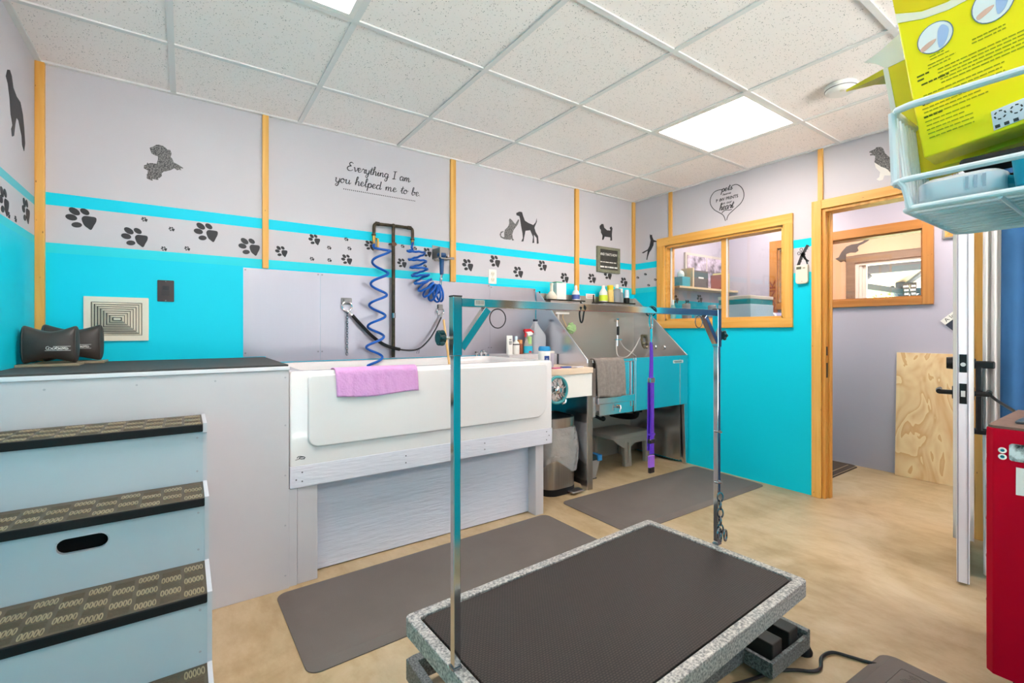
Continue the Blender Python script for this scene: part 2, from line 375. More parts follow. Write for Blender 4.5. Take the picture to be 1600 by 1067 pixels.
for a, b in ((fx0+.06, (fx0+fx1)/2-.03), ((fx0+fx1)/2+.03, fx1-.06)): MB().box(a, YF-.05, fz0+.06, b, YF-.045, fz1-.06).build('pane', m_pane, fwo, smooth=0)
d3 = struct('door_added', MB().box(XR-.02, -1.72, 0, XR, -1.65, 2.08).box(XR-.02, -1.0, 0, XR, -.93, 2.08).box(XR-.02, -1.65, 2.01, XR, -1.0, 2.08), m_pine_z)  # unseen door added as something dark for the crossbar to reflect
MB().box(XR-.008, -1.65, .01, XR, -1.0, 2.01).build('leaf', wood('door_leaf_wood', '#4e3826', '#6a4e36', 2), d3, smooth=0)
# pine battens and casings
n = 2
for (x0, x1, z0) in ((XL, -.532, .997), (.361, .393, 1.495), (1.563, 1.605, 1.492), (2.771, 2.814, 1.484), (3.513, XR, 1.489)):
    d = .02 if x0 > XL else .024
    struct('trim_%d' % n, MB().box(x0, YB-d, z0, x1, YB, ZC-.001), m_pine_z, bevel=.002); n += 1
for (y0, y1, z0) in ((2.585, 2.618, 1.976), (1.387, 1.418, 2.022)):
    struct('trim_%d' % n, MB().box(XR-.016, y0, z0, XR, y1, ZC-.001), m_pine_z, bevel=.002); n += 1
# interior window with pine casing
cz0, cz1, cy0, cy1 = 1.162, 1.975, 1.578, 2.742
wf = MB(); D = XR-.02
wf.box(D, cy0, wz0, XR, wy0, wz1, 0).box(D, wy1, wz0, XR, cy1, wz1, 0)
wnd = struct('window_1', wf, [m_pine_z], bevel=.003)
hf = MB().prism([(cy0, cz1), (cy1, cz1), (cy1, wz1), (cy0, wz1)], on_right, 0, .02).prism([(cy0, wz0), (cy1, wz0), (cy1, cz0), (cy0, cz0)], on_right, 0, .02)
o = hf.build('casing', m_pine_y, wnd, bevel=.003, smooth=0)
lin_ = MB().box(XR, wy0, wz0, XR+T, wy0+.018, wz1).box(XR, wy1-.018, wz0, XR+T, wy1, wz1).box(XR, wy0, wz0, XR+T, wy1, wz0+.018).box(XR, wy0, wz1-.018, XR+T, wy1, wz1)
lin_.build('jamb_lining', m_pine_y, wnd, smooth=0)
MB().box(XR+.035, 2.104, wz0+.018, XR+.075, 2.147, wz1-.018).build('mullion', m_pine_z, wnd, smooth=0, bevel=.002)
MB().box(XR+.032, 2.096, wz0+.018, XR+.05, 2.103, wz1-.018).box(XR+.032, 2.625, wz0+.018, XR+.05, 2.632, wz1-.018).build('glazing_strip', m_white, wnd, smooth=0)
MB().box(XR+.052, wy0+.018, wz0+.018, XR+.057, 2.104, wz1-.018).build('pane', m_pane, wnd, smooth=0)
MB().box(XR+.052, 2.147, wz0+.018, XR+.057, wy1-.018, wz1-.018).build('pane', m_pane, wnd, smooth=0)
# doorway casing and jamb
dc = MB()
dc.box(XR-.02, dy1, 0, XR, 1.455, 2.022).box(XR-.02, dy0-.06, 0, XR, dy0, 2.022)
door = struct('door_1', dc, m_pine_z, bevel=.003)
MB().box(XR-.02, dy0, dz1, XR, dy1, 2.022).build('head_casing', m_pine_y, door, bevel=.003, smooth=0)
jb = MB().box(XR-.004, dy1-.02, 0, XR+T, dy1, dz1).box(XR-.004, dy0, 0, XR+T, dy0+.02, dz1).box(XR-.004, dy0+.02, dz1-.02, XR+T, dy1-.02, dz1)
jb.box(XR+.04, dy1-.033, 0, XR+.075, dy1-.02, dz1-.02).box(XR+.04, dy0+.02, 0, XR+.075, dy0+.033, dz1-.02)
jb.build('jamb', wood('jamb_pine', '#c98a35', '#e3ab55', 2), door, smooth=0, bevel=.002)
MB().box(XR+.008, dy1-.0215, .82, XR+.032, dy1-.019, .92).box(XR+.008, dy1-.0215, .97, XR+.03, dy1-.019, 1.03).build('strike_plate', m_dark, door, smooth=0)
# the open door leaf: hinged at the far jamb, swung into the room
dv = Vector((-.983, -.1846, 0)).normalized(); dn = Vector((.1846, -.983, 0)).normalized()   # along the leaf, across its thickness
hg = Vector((3.512, .704, 0))
def leaf(a, c, z): return hg+dv*a+dn*c+Vector((0, 0, z))
def lbox(mb, a0, c0, z0, a1, c1, z1, mi=0):
    vs = [leaf(*p) for p in ((a0,c0,z0),(a1,c0,z0),(a1,c1,z0),(a0,c1,z0),(a0,c0,z1),(a1,c0,z1),(a1,c1,z1),(a0,c1,z1))]
    return mb.add(vs, [(0,3,2,1),(4,5,6,7),(0,1,5,4),(1,2,6,5),(2,3,7,6),(3,0,4,7)], mi)
LW = .69
m_door = mat('white_door_paint', '#f0eef6', .35)
dt = MB(); lbox(dt, .006, .001, .012, LW, .043, 1.945)
dl = struct('door_2', dt, m_door, bevel=.002)
lf = MB()
for c0, c1 in ((-.011, .001), (.043, .057)):
    lbox(lf, .1, c0, .2, LW-.012, c1, .32); lbox(lf, .1, c0, 1.75, LW-.012, c1, 1.87); lbox(lf, .05, c0, .2, .17, c1, 1.87); lbox(lf, LW-.12, c0, .2, LW-.012, c1, 1.87)
lf.build('lite_frame', m_white, dl, smooth=0, bevel=.003)
sp = MB(); lbox(sp, LW-.001, .004, .012, LW+.0012, .007, 1.945); lbox(sp, LW-.001, .036, .012, LW+.0012, .039, 1.945)
sp.build('weather_strip', mat('strip_grey', '#8f8c96', .5), dl, smooth=0)
hp = MB(); lbox(hp, LW, .010, .81, LW+.002, .034, .90); lbox(hp, LW, .010, .95, LW+.002, .034, 1.03); hp.build('latch_plate', mat('black_hardware', '#2b2a2b', .35, .6), dl, smooth=0)
hl = MB(); hl.cyl(leaf(LW, .022, .985), leaf(LW+.004, .022, .985), .009, n=12); lbox(hl, LW, .015, .842, LW+.009, .029, .868); hl.build('latch_bolt', mat('bolt_steel', '#d9d7d4', .55, .2), dl)
bl = MB(); bl.cyl(leaf(LW-.055, -.002, .988), leaf(LW-.055, -.034, .988), .03, .026, 20); bl.cyl(leaf(LW-.055, .045, .988), leaf(LW-.055, .063, .988), .027, .022, 20); bl.build('deadbolt', MATS['black_hardware'], dl)
for s, c in ((-1, -.001), (1, .045)):
    lv = MB(); lv.cyl(leaf(LW-.06, c, .853), leaf(LW-.06, c+s*.014, .853), .031, .029, 20); lv.cyl(leaf(LW-.06, c+s*.014, .853), leaf(LW-.06, c+s*.06, .853), .011, n=12)
    lv.tube([leaf(LW-.05, c+s*.058, .855), leaf(LW-.10, c+s*.062, .857), leaf(LW-.165, c+s*.058, .858)], [.011, .01, .008], 10); lv.build('lever', MATS['black_hardware'], dl)
pu = MB(); q = [leaf(LW-.115, .05, .995), leaf(LW-.115, .115, .995), leaf(LW-.115, .118, .985)]
lbox(pu, LW-.135, .044, .965, LW-.1, .125, .998); lbox(pu, LW-.135, .044, .665, LW-.1, .125, .69); lbox(pu, LW-.135, .062, .665, LW-.1, .086, .998); pu.build('pull_handle', MATS['black_hardware'], dl, bevel=.006, smooth=0)
for z in (.24, 1.0, 1.72):
    h = MB(); h.cyl((3.519, .653, z-.045), (3.519, .653, z+.045), .0075, n=10); h.build('hinge', MATS['black_hardware'], dl)
# ---- hall behind the doorway and window
HX, HY0, HY1 = 4.65, .2, 2.76
hx0 = XR+T
pw0, pw1, pz0, pz1 = 1.136, 2.21, 1.400, 1.925
hw = MB().box(HX, HY0, 0, HX+T, pw0, ZC+.05).box(HX, pw0, 0, HX+T, pw1, pz0).box(HX, pw0, pz1, HX+T, pw1, ZC+.05).box(HX, pw1, 0, HX+T, HY1+.2, ZC+.05)
struct('wall_hall', hw, m_hallpaint)
struct('wall_hall_left', MB().box(hx0, HY1, 0, HX, HY1+T, ZC+.05), m_hallteal)
struct('wall_hall_right', MB().box(hx0, HY0-T, 0, HX+T, HY0, ZC+.05), m_hallpaint)
struct('ceiling_hall', MB().box(hx0-.01, HY0-T, ZC, HX+T, HY1+T, ZC+.05), mat('hall_ceiling', '#cfccca', .8))
hcs = MB().box(HX-.02, 1.069, 1.340, HX, pw0, 2.0).box(HX-.02, pw1, 1.340, HX, 2.28, 2.0)
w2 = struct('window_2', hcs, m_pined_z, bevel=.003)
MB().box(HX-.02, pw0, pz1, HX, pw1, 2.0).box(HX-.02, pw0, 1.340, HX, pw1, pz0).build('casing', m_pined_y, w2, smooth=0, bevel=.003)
MB().box(HX, pw0, pz0, HX+T, pw0+.012, pz1).box(HX, pw1-.012, pz0, HX+T, pw1, pz1).box(HX, pw0, pz0, HX+T, pw1, pz0+.012).box(HX, pw0, pz1-.012, HX+T, pw1, pz1).build('jamb_lining', m_pined_y, w2, smooth=0)
MB().box(HX+.05, pw0+.012, pz0+.012, HX+.055, pw1-.012, pz1-.012).build('pane', m_pane, w2, smooth=0)
# ---- peach room and its outside window
PX, PY0, PY1 = 6.2, .9, 2.86
vy0, vy1, vz0, vz1 = 1.28, 2.105, 1.25, 1.905
pp = MB().box(PX, PY0, 0, PX+T, vy0, ZC+.05).box(PX, vy0, 0, PX+T, vy1, vz0).box(PX, vy0, vz1, PX+T, vy1, ZC+.05).box(PX, vy1, 0, PX+T, PY1, ZC+.05)
struct('wall_peach', pp, m_peach)
struct('wall_peach_left', MB().box(HX+T, PY1, 0, PX+T, PY1+T, ZC+.05), m_peach)
struct('wall_peach_right', MB().box(HX+T, PY0-T, 0, PX+T, PY0, ZC+.05), m_peach)
struct('ceiling_peach', MB().box(HX+T, PY0-T, ZC, PX+T, PY1+T, ZC+.05), MATS['hall_ceiling'])
m_taupe = wood('taupe_casing', '#8b705c', '#9c8069', 1, knots=False)
w3 = struct('window_3', MB().box(PX-.02, vy1, vz0, PX, vy1+.085, vz1+.085).box(PX-.02, vy0-.085, vz0, PX, vy0, vz1+.085).box(PX-.02, vy0, vz1, PX, vy1, vz1+.085), m_taupe, bevel=.003)
MB().box(PX+.005, vy1-.03, vz0, PX+T, vy1, vz1).box(PX+.03, vy1-.055, vz0, PX+T-.01, vy1-.03, vz1-.02).box(PX+.05, vy1-.085, vz0, PX+T-.02, vy1-.055, vz1-.03).box(PX+.005, vy0, vz0, PX+T, vy0+.05, vz1).box(PX+.005, vy0+.05, vz1-.03, PX+T, vy1-.03, vz1).box(PX+.005, vy0, vz0, PX+T, vy1, vz0+.05).build('sash', m_white, w3, smooth=0)
MB().box(PX+.07, vy0+.05, vz0+.05, PX+.075, vy1-.05, vz1-.03).build('pane', m_pane, w3, smooth=0)
for (x, y, lx, ly, lb) in ((4.1, .75, .5, .5, 'added ceiling light panel over the hall by its right end, out of direct view'), (4.1, 2.1, .5, .5, 'added ceiling light panel over the hall counter end, out of direct view'), (5.45, 1.8, .55, .55, 'added ceiling light panel over the peach room, out of direct view')):  # unseen lamps added to brighten the hall and the peach room
    t = thing('ceiling_light', lb, 'ceiling light', (x, y, ZC-.02))
    MB().box(x-lx/2, y-ly/2, ZC-.012, x+lx/2, y+ly/2, ZC).build('frame', m_white, t, smooth=0)
    MB().box(x-lx/2+.02, y-ly/2+.02, ZC-.018, x+lx/2-.02, y+ly/2-.02, ZC-.012).build('diffuser', mat('added_lamp_diffuser', '#ffffff', .5, emit='#fff4e6', es=8.5), t, smooth=0)
# ================================================================ vinyl decals on the walls
def paw_mb(fn, big=True):
    """one paw: pad on the right, four toes to the left; unit width"""
    k = 1/161.0
    def c(px, py): return ((px-422)*k, (206-py)*k)
    pad = smoothpts([(425,207),(438,191),(468,190),(500,193),(503,212),(490,236),(475,259),(455,250),(437,236)], 4, True)
    mb = MB(); mb.prism([c(*p) for p in pad], fn, 0, 1)
    for cx, cy, rx, ry, ro in ((388,172,31,17,-22),(442,168,26,15,-20),(372,204,31,16,-6),(400,240,28,14,4)):
        mb.prism([c(*p) for p in ell(cx, cy, rx, ry, -ro if False else ro*-1, 14)], fn, 0, 1)
    return mb
ORD = 'first second third fourth fifth sixth seventh eighth ninth tenth eleventh twelfth thirteenth fourteenth fifteenth sixteenth seventeenth eighteenth'.split()
TH = .0012
pb = paw_mb(lambda a, b, d: (a, -d*TH, b)).build('paw_print', m_decal, origin=(0, 0, 0), smooth=0, fix=False)
PAWS = [(-.41,1.673,.11),(-.21,1.607,.104),(.091,1.668,.108),(.296,1.611,.105),(.461,1.601,.065),(.643,1.691,.066),(.836,1.587,.067),(.983,1.691,.069),(1.202,1.595,.066),(1.387,1.684,.063),(1.711,1.623,.092),(1.951,1.671,.095),(2.171,1.604,.095),(2.418,1.675,.091),(2.661,1.591,.09),(2.985,1.607,.095),(3.187,1.655,.1),(3.405,1.599,.093)]
HW = {.461:1.43,.643:1.43,.836:1.4,.983:1.33,1.202:1.4,1.387:1.5,1.711:1.43,1.951:1.4,2.171:1.37,2.418:1.38,2.661:1.38,2.985:1.34,3.187:1.3,3.405:1.42}
NEAR = ['by the left corner post', 'low above the vent grille', 'high, left of the second pine batten', 'just left of the second pine batten', 'just right of the second pine batten', 'high, left of the pipes', 'low, left of the pipes', 'behind the left pipe drop', 'low, right of the upright pipe', 'beside the blue nozzle holder', 'right of the third pine batten', 'above the white outlet', 'low, right of the white outlet', 'high between the third and fourth battens', 'left of the fourth pine batten', 'right of the fourth batten', 'half hidden under the framed sign', 'by the right corner post']
for i, (x, z, w) in enumerate(PAWS):
    o = pb if i == 0 else dup(pb)
    o.location = (x, YB-.0002, z); o.scale = (w, 1, w*HW.get(x, 1.36))
    size = 'large' if w > .1 else ('small' if w < .08 else 'medium')
    tag(o, '%s black paw print decal %s, %s from the left' % (size, NEAR[i], ORD[i]), 'decal', 'paw prints along the back wall band')
TINY = [(-.171,1.702),(-.091,1.561),(-.059,1.667),(.008,1.572),(.63,1.573),(.73,1.651),(.732,1.574),(.834,1.715),(.853,1.659),(1.207,1.71),(1.298,1.705),(1.371,1.589)]
for i, (x, z) in enumerate(TINY):
    o = dup(pb); o.location = (x, YB-.0002, z); o.scale = (.026, 1, .034)
    tag(o, 'tiny black paw print decal, %s tiny one from the left on the back wall' % ORD[i], 'decal', 'tiny paw prints on the back wall')
for i, (y, z) in enumerate([(2.974,1.648),(2.884,1.671),(2.847,1.565),(2.771,1.61)]):
    o = dup(pb); o.location = (XR-.0002, y, z); o.rotation_euler = (0, 0, math.radians(-90)); o.scale = (.032, 1, .034)
    tag(o, 'tiny black paw print decal left of the pine window, %s from the corner' % ORD[i], 'decal', 'tiny paw prints by the interior window')
for i, (y, z, w, lb) in enumerate([(2.858,1.652,.115,'large black paw print decal on the left wall, nearer the corner post'),(2.56,1.625,.115,'large black paw print decal cut by the left edge of the picture'),(2.62,1.586,.028,'tiny black paw print on the left wall, beside the cut-off large one'),(2.708,1.588,.028,'tiny black paw print on the left wall, between two large ones')]):
    o = dup(pb); o.location = (XL+.0002, y, z); o.rotation_euler = (0, 0, math.radians(90)); o.scale = (w, 1, w*1.3)
    tag(o, lb, 'decal', 'paw prints on the left wall')
POODLE = [(-0.15,2.071),(-0.134,2.082),(-0.124,2.092),(-0.113,2.096),(-0.095,2.094),(-0.083,2.086),(-0.077,2.078),(-0.065,2.079),(-0.059,2.065),(-0.06,2.053),(-0.064,2.044),(-0.056,2.036),(-0.049,2.017),(-0.033,2.011),(-0.009,1.997),(-0.011,1.993),(-0.022,1.993),(-0.017,1.983),(-0.029,1.983),(-0.036,1.979),(-0.047,1.988),(-0.061,1.976),(-0.079,1.966),(-0.092,1.961),(-0.1,1.951),(-0.099,1.937),(-0.108,1.926),(-0.115,1.922),(-0.113,1.915),(-0.126,1.913),(-0.139,1.916),(-0.136,1.906),(-0.148,1.907),(-0.161,1.913),(-0.161,1.935),(-0.157,1.94),(-0.158,1.955),(-0.173,1.962),(-0.172,1.978),(-0.162,1.983),(-0.159,1.995),(-0.154,1.99),(-0.146,1.995),(-0.121,1.996),(-0.117,2.012),(-0.115,2.026),(-0.117,2.037),(-0.129,2.038),(-0.141,2.044),(-0.146,2.056),(-0.148,2.066)]
CAT = [(2.091,2.023),(2.114,2.008),(2.134,1.991),(2.143,1.983),(2.173,2.028),(2.181,2.021),(2.169,1.986),(2.143,1.954),(2.126,1.933),(2.114,1.899),(2.12,1.866),(2.134,1.855),(2.114,1.851),(2.103,1.864),(2.097,1.854),(2.04,1.852),(2.006,1.862),(1.995,1.884),(2.006,1.906),(2.029,1.916),(2.031,1.909),(2.012,1.898),(2.006,1.881),(2.018,1.868),(2.038,1.866),(2.038,1.904),(2.046,1.928),(2.074,1.955),(2.086,1.98),(2.083,2.008)]
HOUND = [(2.153,2.073),(2.184,2.089),(2.21,2.088),(2.22,2.06),(2.238,2.024),(2.274,2.01),(2.323,2.0),(2.348,2.025),(2.358,2.06),(2.36,2.031),(2.342,1.996),(2.335,1.979),(2.348,1.946),(2.373,1.915),(2.379,1.856),(2.36,1.851),(2.358,1.898),(2.329,1.924),(2.333,1.856),(2.314,1.852),(2.321,1.904),(2.292,1.954),(2.244,1.943),(2.232,1.893),(2.224,1.856),(2.202,1.852),(2.218,1.882),(2.214,1.92),(2.2,1.976),(2.19,2.032),(2.184,2.052),(2.155,2.056)]
PUG = [(3.085,2.091),(3.108,2.113),(3.131,2.113),(3.142,2.082),(3.178,2.064),(3.218,2.066),(3.225,2.073),(3.213,2.085),(3.218,2.099),(3.237,2.105),(3.249,2.09),(3.246,2.067),(3.241,2.033),(3.245,1.978),(3.221,1.973),(3.222,2.003),(3.147,2.002),(3.131,1.971),(3.113,1.968),(3.12,2.008),(3.1,2.033),(3.1,2.058),(3.085,2.069)]
LEAPCAT = [(2.832,2.039),(2.822,2.03),(2.809,2.031),(2.805,2.01),(2.791,1.98),(2.755,1.963),(2.755,1.956),(2.788,1.958),(2.792,1.93),(2.815,1.895),(2.839,1.87),(2.857,1.828),(2.864,1.801),(2.873,1.808),(2.864,1.851),(2.857,1.89),(2.906,1.872),(2.927,1.877),(2.92,1.882),(2.857,1.901),(2.836,1.931),(2.825,1.98),(2.833,2.015)]
SETTER = [(1.129,2.27),(1.1,2.276),(1.091,2.285),(1.069,2.281),(1.057,2.267),(1.047,2.234),(1.02,2.196),(1.007,2.182),(1.001,2.15),(1.004,2.125),(1.012,2.107),(1.023,2.11),(1.034,2.13),(1.05,2.145),(1.066,2.156),(1.102,2.194),(1.097,2.229),(1.105,2.24),(1.124,2.244),(1.125,2.251),(1.111,2.252),(1.128,2.264)]
SETTERLOW = [(1.102,2.194),(1.066,2.156),(1.05,2.145),(1.034,2.13),(1.023,2.11),(1.012,2.107),(1.017,2.089),(1.05,2.098),(1.058,2.073),(1.077,2.072),(1.091,2.085),(1.077,2.095),(1.072,2.124),(1.094,2.157)]
PEACHCAT = [(2.304,1.98),(2.268,1.993),(2.242,2.048),(2.191,2.105),(2.141,2.121),(2.083,2.123),(2.034,2.138),(2.006,2.16),(1.968,2.162),(1.977,2.141),(2.025,2.114),(2.068,2.098),(2.083,2.077),(2.073,2.042),(2.102,2.023),(2.151,2.03),(2.193,2.018),(2.193,1.925),(2.217,1.942),(2.247,1.931)]
STRETCHCAT = [(2.603,2.146),(2.632,2.158),(2.657,2.145),(2.677,2.108),(2.721,2.091),(2.775,2.089),(2.811,2.051),(2.831,2.002),(2.846,1.941),(2.831,1.903),(2.803,1.919),(2.794,1.956),(2.748,2.003),(2.721,2.005),(2.703,1.971),(2.687,1.919),(2.662,1.907),(2.652,1.934),(2.669,1.955),(2.644,1.988),(2.632,2.043),(2.608,2.093),(2.584,2.112)]
def decal(name, poly, fn, lb, m=None, g=None):
    return tag(MB().prism(poly, fn, 0, TH).build(name, m or m_decal, smooth=0), lb, 'decal', g)
decal('dog_decal', POODLE, on_back, 'black leaping fluffy dog silhouette decal high on the back wall above the vent', m_decalspeck)
decal('cat_decal', CAT, on_back, 'dark grey sitting cat silhouette raising a paw on the back wall', m_decalspeck)
decal('dog_decal', HOUND, on_back, 'black standing hound silhouette facing the sitting cat on the back wall')
decal('dog_decal', PUG, on_back, 'black small curly tailed dog silhouette above the framed sign')
decal('cat_decal', LEAPCAT, on_right, 'black cat silhouette climbing the corner of the pine window casing')
decal('cat_decal', STRETCHCAT, on_left, 'black stretching cat silhouette on the left wall above the paw prints')
t = thing('dog_decal', 'black and white speckled sitting dog silhouette above the doorway casing', 'decal', (XR, 1.06, 2.07))
MB().prism(SETTER, on_right, 0, TH).build('dark_coat', m_decalspeck, t, smooth=0)
MB().prism(SETTERLOW, on_right, 0, TH).build('pale_chest', m_decallight, t, smooth=0)
decal('cat_decal', PEACHCAT, lambda a, b, d: (PX-d, a, b), 'grey brown cat silhouette crawling on the peach wall above the far window', mat('grey_brown_vinyl', '#5a4c48', .6))
# ---- cursive wall quote drawn with a pen stroke
GL = {
 'E': (1.25, [[(1.05,1.75),(.8,2.0),(.45,1.9),(.35,1.5),(.7,1.15),(.35,1.05),(.02,.6),(.2,.1),(.7,0),(1.15,.35)]]),
 'v': (.85, [[(0,.8),(.15,.95),(.3,.3),(.42,.02),(.7,.5),(.75,.95),(.9,.85)]]),
 'e': (.75, [[(0,.4),(.45,.6),(.5,.9),(.25,1),(.05,.55),(.2,.05),(.5,.08),(.8,.4)]]),
 'r': (.75, [[(0,.5),(.25,1.05),(.35,.85),(.65,.85),(.55,.3),(.65,.02),(.85,.3)]]),
 'y': (.9, [[(0,.85),(.15,.95),(.15,.2),(.4,.02),(.7,.4),(.75,.95),(.7,.1),(.55,-.75),(.25,-.85),(.2,-.5),(.95,.3)]]),
 't': (.6, [[(0,.4),(.3,1.3),(.38,1.7),(.25,.6),(.3,.05),(.5,.05),(.7,.35)],[(.02,1.15),(.65,1.25)]]),
 'h': (.95, [[(0,.4),(.4,1.6),(.4,2.0),(.22,1.9),(.15,1.0),(.12,0),(.25,.7),(.5,.98),(.65,.7),(.62,.15),(.75,0),(1.0,.35)]]),
 'i': (.5, [[(0,.4),(.22,.95),(.18,.2),(.3,0),(.55,.35)],[(.27,1.35),(.3,1.42)]]),
 'n': (1.0, [[(0,.5),(.15,.95),(.15,.0),(.25,.6),(.5,.98),(.66,.7),(.63,.15),(.78,0),(1.05,.35)]]),
 'g': (.95, [[(.68,.85),(.4,1),(.08,.7),(.12,.15),(.42,.05),(.68,.45),(.74,.95),(.7,.0),(.55,-.8),(.22,-.85),(.2,-.5),(1.0,.3)]]),
 'I': (.9, [[(.1,1.85),(.5,1.9),(.85,1.95)],[(.48,1.9),(.44,1.0),(.42,.05)],[(.05,.02),(.4,.0),(.8,.08)]]),
 'a': (.95, [[(.66,.85),(.4,1),(.06,.7),(.1,.1),(.4,.02),(.66,.5),(.72,.95),(.68,.25),(.8,0),(1.0,.35)]]),
 'm': (1.45, [[(0,.5),(.15,.95),(.14,.0),(.25,.65),(.45,.98),(.58,.7),(.56,.0),(.68,.65),(.88,.98),(1.03,.7),(1.0,.15),(1.15,0),(1.5,.35)]]),
 'o': (.85, [[(.5,1),(.15,.85),(.05,.35),(.3,0),(.62,.3),(.6,.85),(.4,1),(.55,.75),(.95,.8)]]),
 'u': (.95, [[(0,.8),(.14,.95),(.12,.2),(.35,0),(.62,.4),(.68,.95),(.64,.2),(.78,0),(1.0,.35)]]),
 'l': (.5, [[(0,.4),(.38,1.5),(.38,1.98),(.2,1.85),(.14,.8),(.2,.05),(.4,.03),(.55,.35)]]),
 'p': (.9, [[(0,.5),(.2,1.0),(.14,0),(.08,-.9)],[(.15,.5),(.4,.98),(.7,.75),(.65,.15),(.35,.0),(.16,.25)],[(.6,.15),(.95,.35)]]),
 'd': (.95, [[(.66,.85),(.4,1),(.06,.7),(.1,.1),(.4,.02),(.66,.5),(.75,1.95),(.68,.3),(.8,0),(1.0,.35)]]),
 'b': (.85, [[(0,.4),(.35,1.4),(.36,1.95),(.2,1.85),(.13,.9),(.13,.2),(.35,0),(.6,.3),(.52,.8),(.3,.85),(.9,.75)]]),
 's': (.65, [[(0,.3),(.35,1.05),(.3,.75),(.5,.35),(.4,.03),(.08,.05)],[(.4,.05),(.7,.35)]]),
 '.': (.35, [[(.1,.0),(.15,.06)]]), ' ': (.75, []),
}
def script(mb, s, fn, a0, b0, w, xh, pen, d, slant=.12, sgn=1):
    """write s in a cursive hand from (a0,b0), w metres long, x-height xh"""
    tot = sum(GL[c][0] for c in s); k = w/tot; x = 0
    for c in s:
        adv, strokes = GL[c]
        for st in strokes:
            P = smoothpts([(x+p[0]+p[1]*slant, p[1]) for p in st], 4)
            Q = [(a0+sgn*p.x*k, b0+p.y*xh) for p in P]; N = len(Q); wd = []
            for i in range(N):
                dy = Q[min(i+1, N-1)][1]-Q[max(i-1, 0)][1]; wd.append(pen*(1.25 if dy < 0 else .75))
            mb.ribbon(Q, wd, fn, 0, d)
        x += adv
q = MB()
script(q, 'Everything I am', on_back, .838, 2.154, .425, .027, .0046, TH)
script(q, 'you helped me to be.', on_back, .764, 2.068, .575, .027, .0046, TH)
t = thing('wall_quote', 'black cursive wall quote reading Everything I am you helped me to be', 'lettering', (1.05, YB, 2.03))
q.build('lettering', m_decal, t, smooth=0)
q2 = MB()
for i in range(40): q2.prism(ell(.819+i*.0122, 2.031, .0034, .0034, 0, 8), on_back, 0, TH)
q2.build('dotted_line', m_decal, t, smooth=0)
# ---- heart decal over the interior window
HEARTL = [(2.12,2.277),(2.156,2.28),(2.189,2.271),(2.215,2.241),(2.223,2.204),(2.213,2.166),(2.185,2.128),(2.147,2.099),(2.114,2.074),(2.098,2.048),(2.09,2.019)]
HEARTR = [(2.036,2.287),(2.002,2.288),(1.975,2.272),(1.952,2.244),(1.939,2.206),(1.942,2.166),(1.963,2.133),(1.994,2.11),(2.034,2.084),(2.061,2.064),(2.074,2.043),(2.078,2.023)]
HEARTI = [(2.12,2.087),(2.106,2.1),(2.082,2.104),(2.057,2.099),(2.036,2.1)]
t = thing('heart_decal', 'black heart outline decal reading pets leave paw prints on our heart', 'decal', (XR, 2.08, 2.02))
q = MB()
for h in (HEARTL, HEARTR, HEARTI): q.ribbon(smoothpts(h, 5), .0055, on_right, 0, TH)
q.build('heart_outline', m_decal, t, smooth=0)
q = MB()
script(q, 'pets', on_right, 2.125, 2.258, .092, .024, .0055, TH, .2, -1)
script(q, 'heart', on_right, 2.142, 2.112, .118, .028, .0058, TH, .2, -1)
letter(q, 'leave', on_right, 2.114, 2.226, -.072, .017, TH, shear=.25, bold=.025)
letter(q, 'P   W PRINTS', on_right, 2.170, 2.183, -.186, .026, TH, bold=.03)
letter(q, 'on our', on_right, 2.122, 2.153, -.088, .015, TH, shear=.1, bold=.025)
pm = paw_mb(lambda a, b, d: on_right(2.1345-b*.024, 2.196+a*-.024, TH*d)); q.add(pm.v, pm.f)
q.build('lettering', m_decal, t, smooth=0)
# ---- crossed comb and scissors decal over the thermostat
def cs(x, y): return (1.569-(x-90)/360*.103, 1.757-(y-90)/420*.163)
q = MB()
q.ribbon([cs(385,150), cs(250,330), cs(165,500)], .02, on_right, 0, TH)
for i in range(9):
    k = i/8; x, y = 395-230*k, 165+340*k; q.ribbon([cs(x, y), cs(x+26, y+22)], .003, on_right, 0, TH)
q.ribbon([cs(235,290), cs(320,390), cs(400,445)], .012, on_right, 0, TH).ribbon([cs(265,260), cs(330,380), cs(375,490)], .009, on_right, 0, TH)
for c in ((235,218), (183,280)):
    cc = cs(*c); q.ribbon(ell(cc[0], cc[1], .0085, .0105, 0, 16), .0035, on_right, 0, TH, closed=True)
q.ribbon([cs(235,245), cs(240,300)], .004, on_right, 0, TH).ribbon([cs(205,285), cs(250,310)], .004, on_right, 0, TH)
q.prism([cs(220,300), cs(265,285), cs(285,330), cs(240,355)], on_right, 0, TH); q.prism([cs(300,300), cs(330,300), cs(330,322), cs(305,325)], on_right, 0, TH)
tag(q.build('grooming_decal', m_decal, smooth=0), 'black crossed comb and scissors decal above the white thermostat', 'decal')
# ---- small things fixed to the walls
t = thing('thermostat', 'off white wall thermostat between the pine window and the doorway', 'thermostat', (XR, 1.518, 1.459))
MB().prism(rrect(1.477, 1.465, 1.556, 1.598, (.02,.006,.006,.02)), on_right, 0, .024).build('housing', m_offwhite, t, bevel=.004, smooth=30)
MB().prism(rrect(1.517, 1.567, 1.549, 1.586, .002), on_right, .0235, .0248).build('display', mat('lcd_grey', '#7c806c', .3), t, smooth=0)
q = MB()
for i in range(4):
    y = 1.544-i*.007; q.box(XR-.0256, y-.003, 1.571, XR-.0246, y-.0015, 1.582); q.box(XR-.0256, y-.0048, 1.576, XR-.0246, y-.0015, 1.5775)
q.build('digit', m_dark, t, smooth=0)
MB().prism(rrect(1.492, 1.571, 1.508, 1.578, .001), on_right, .0235, .0246).build('brand_mark', mat('mark_grey', '#8f8b80', .5), t, smooth=0)
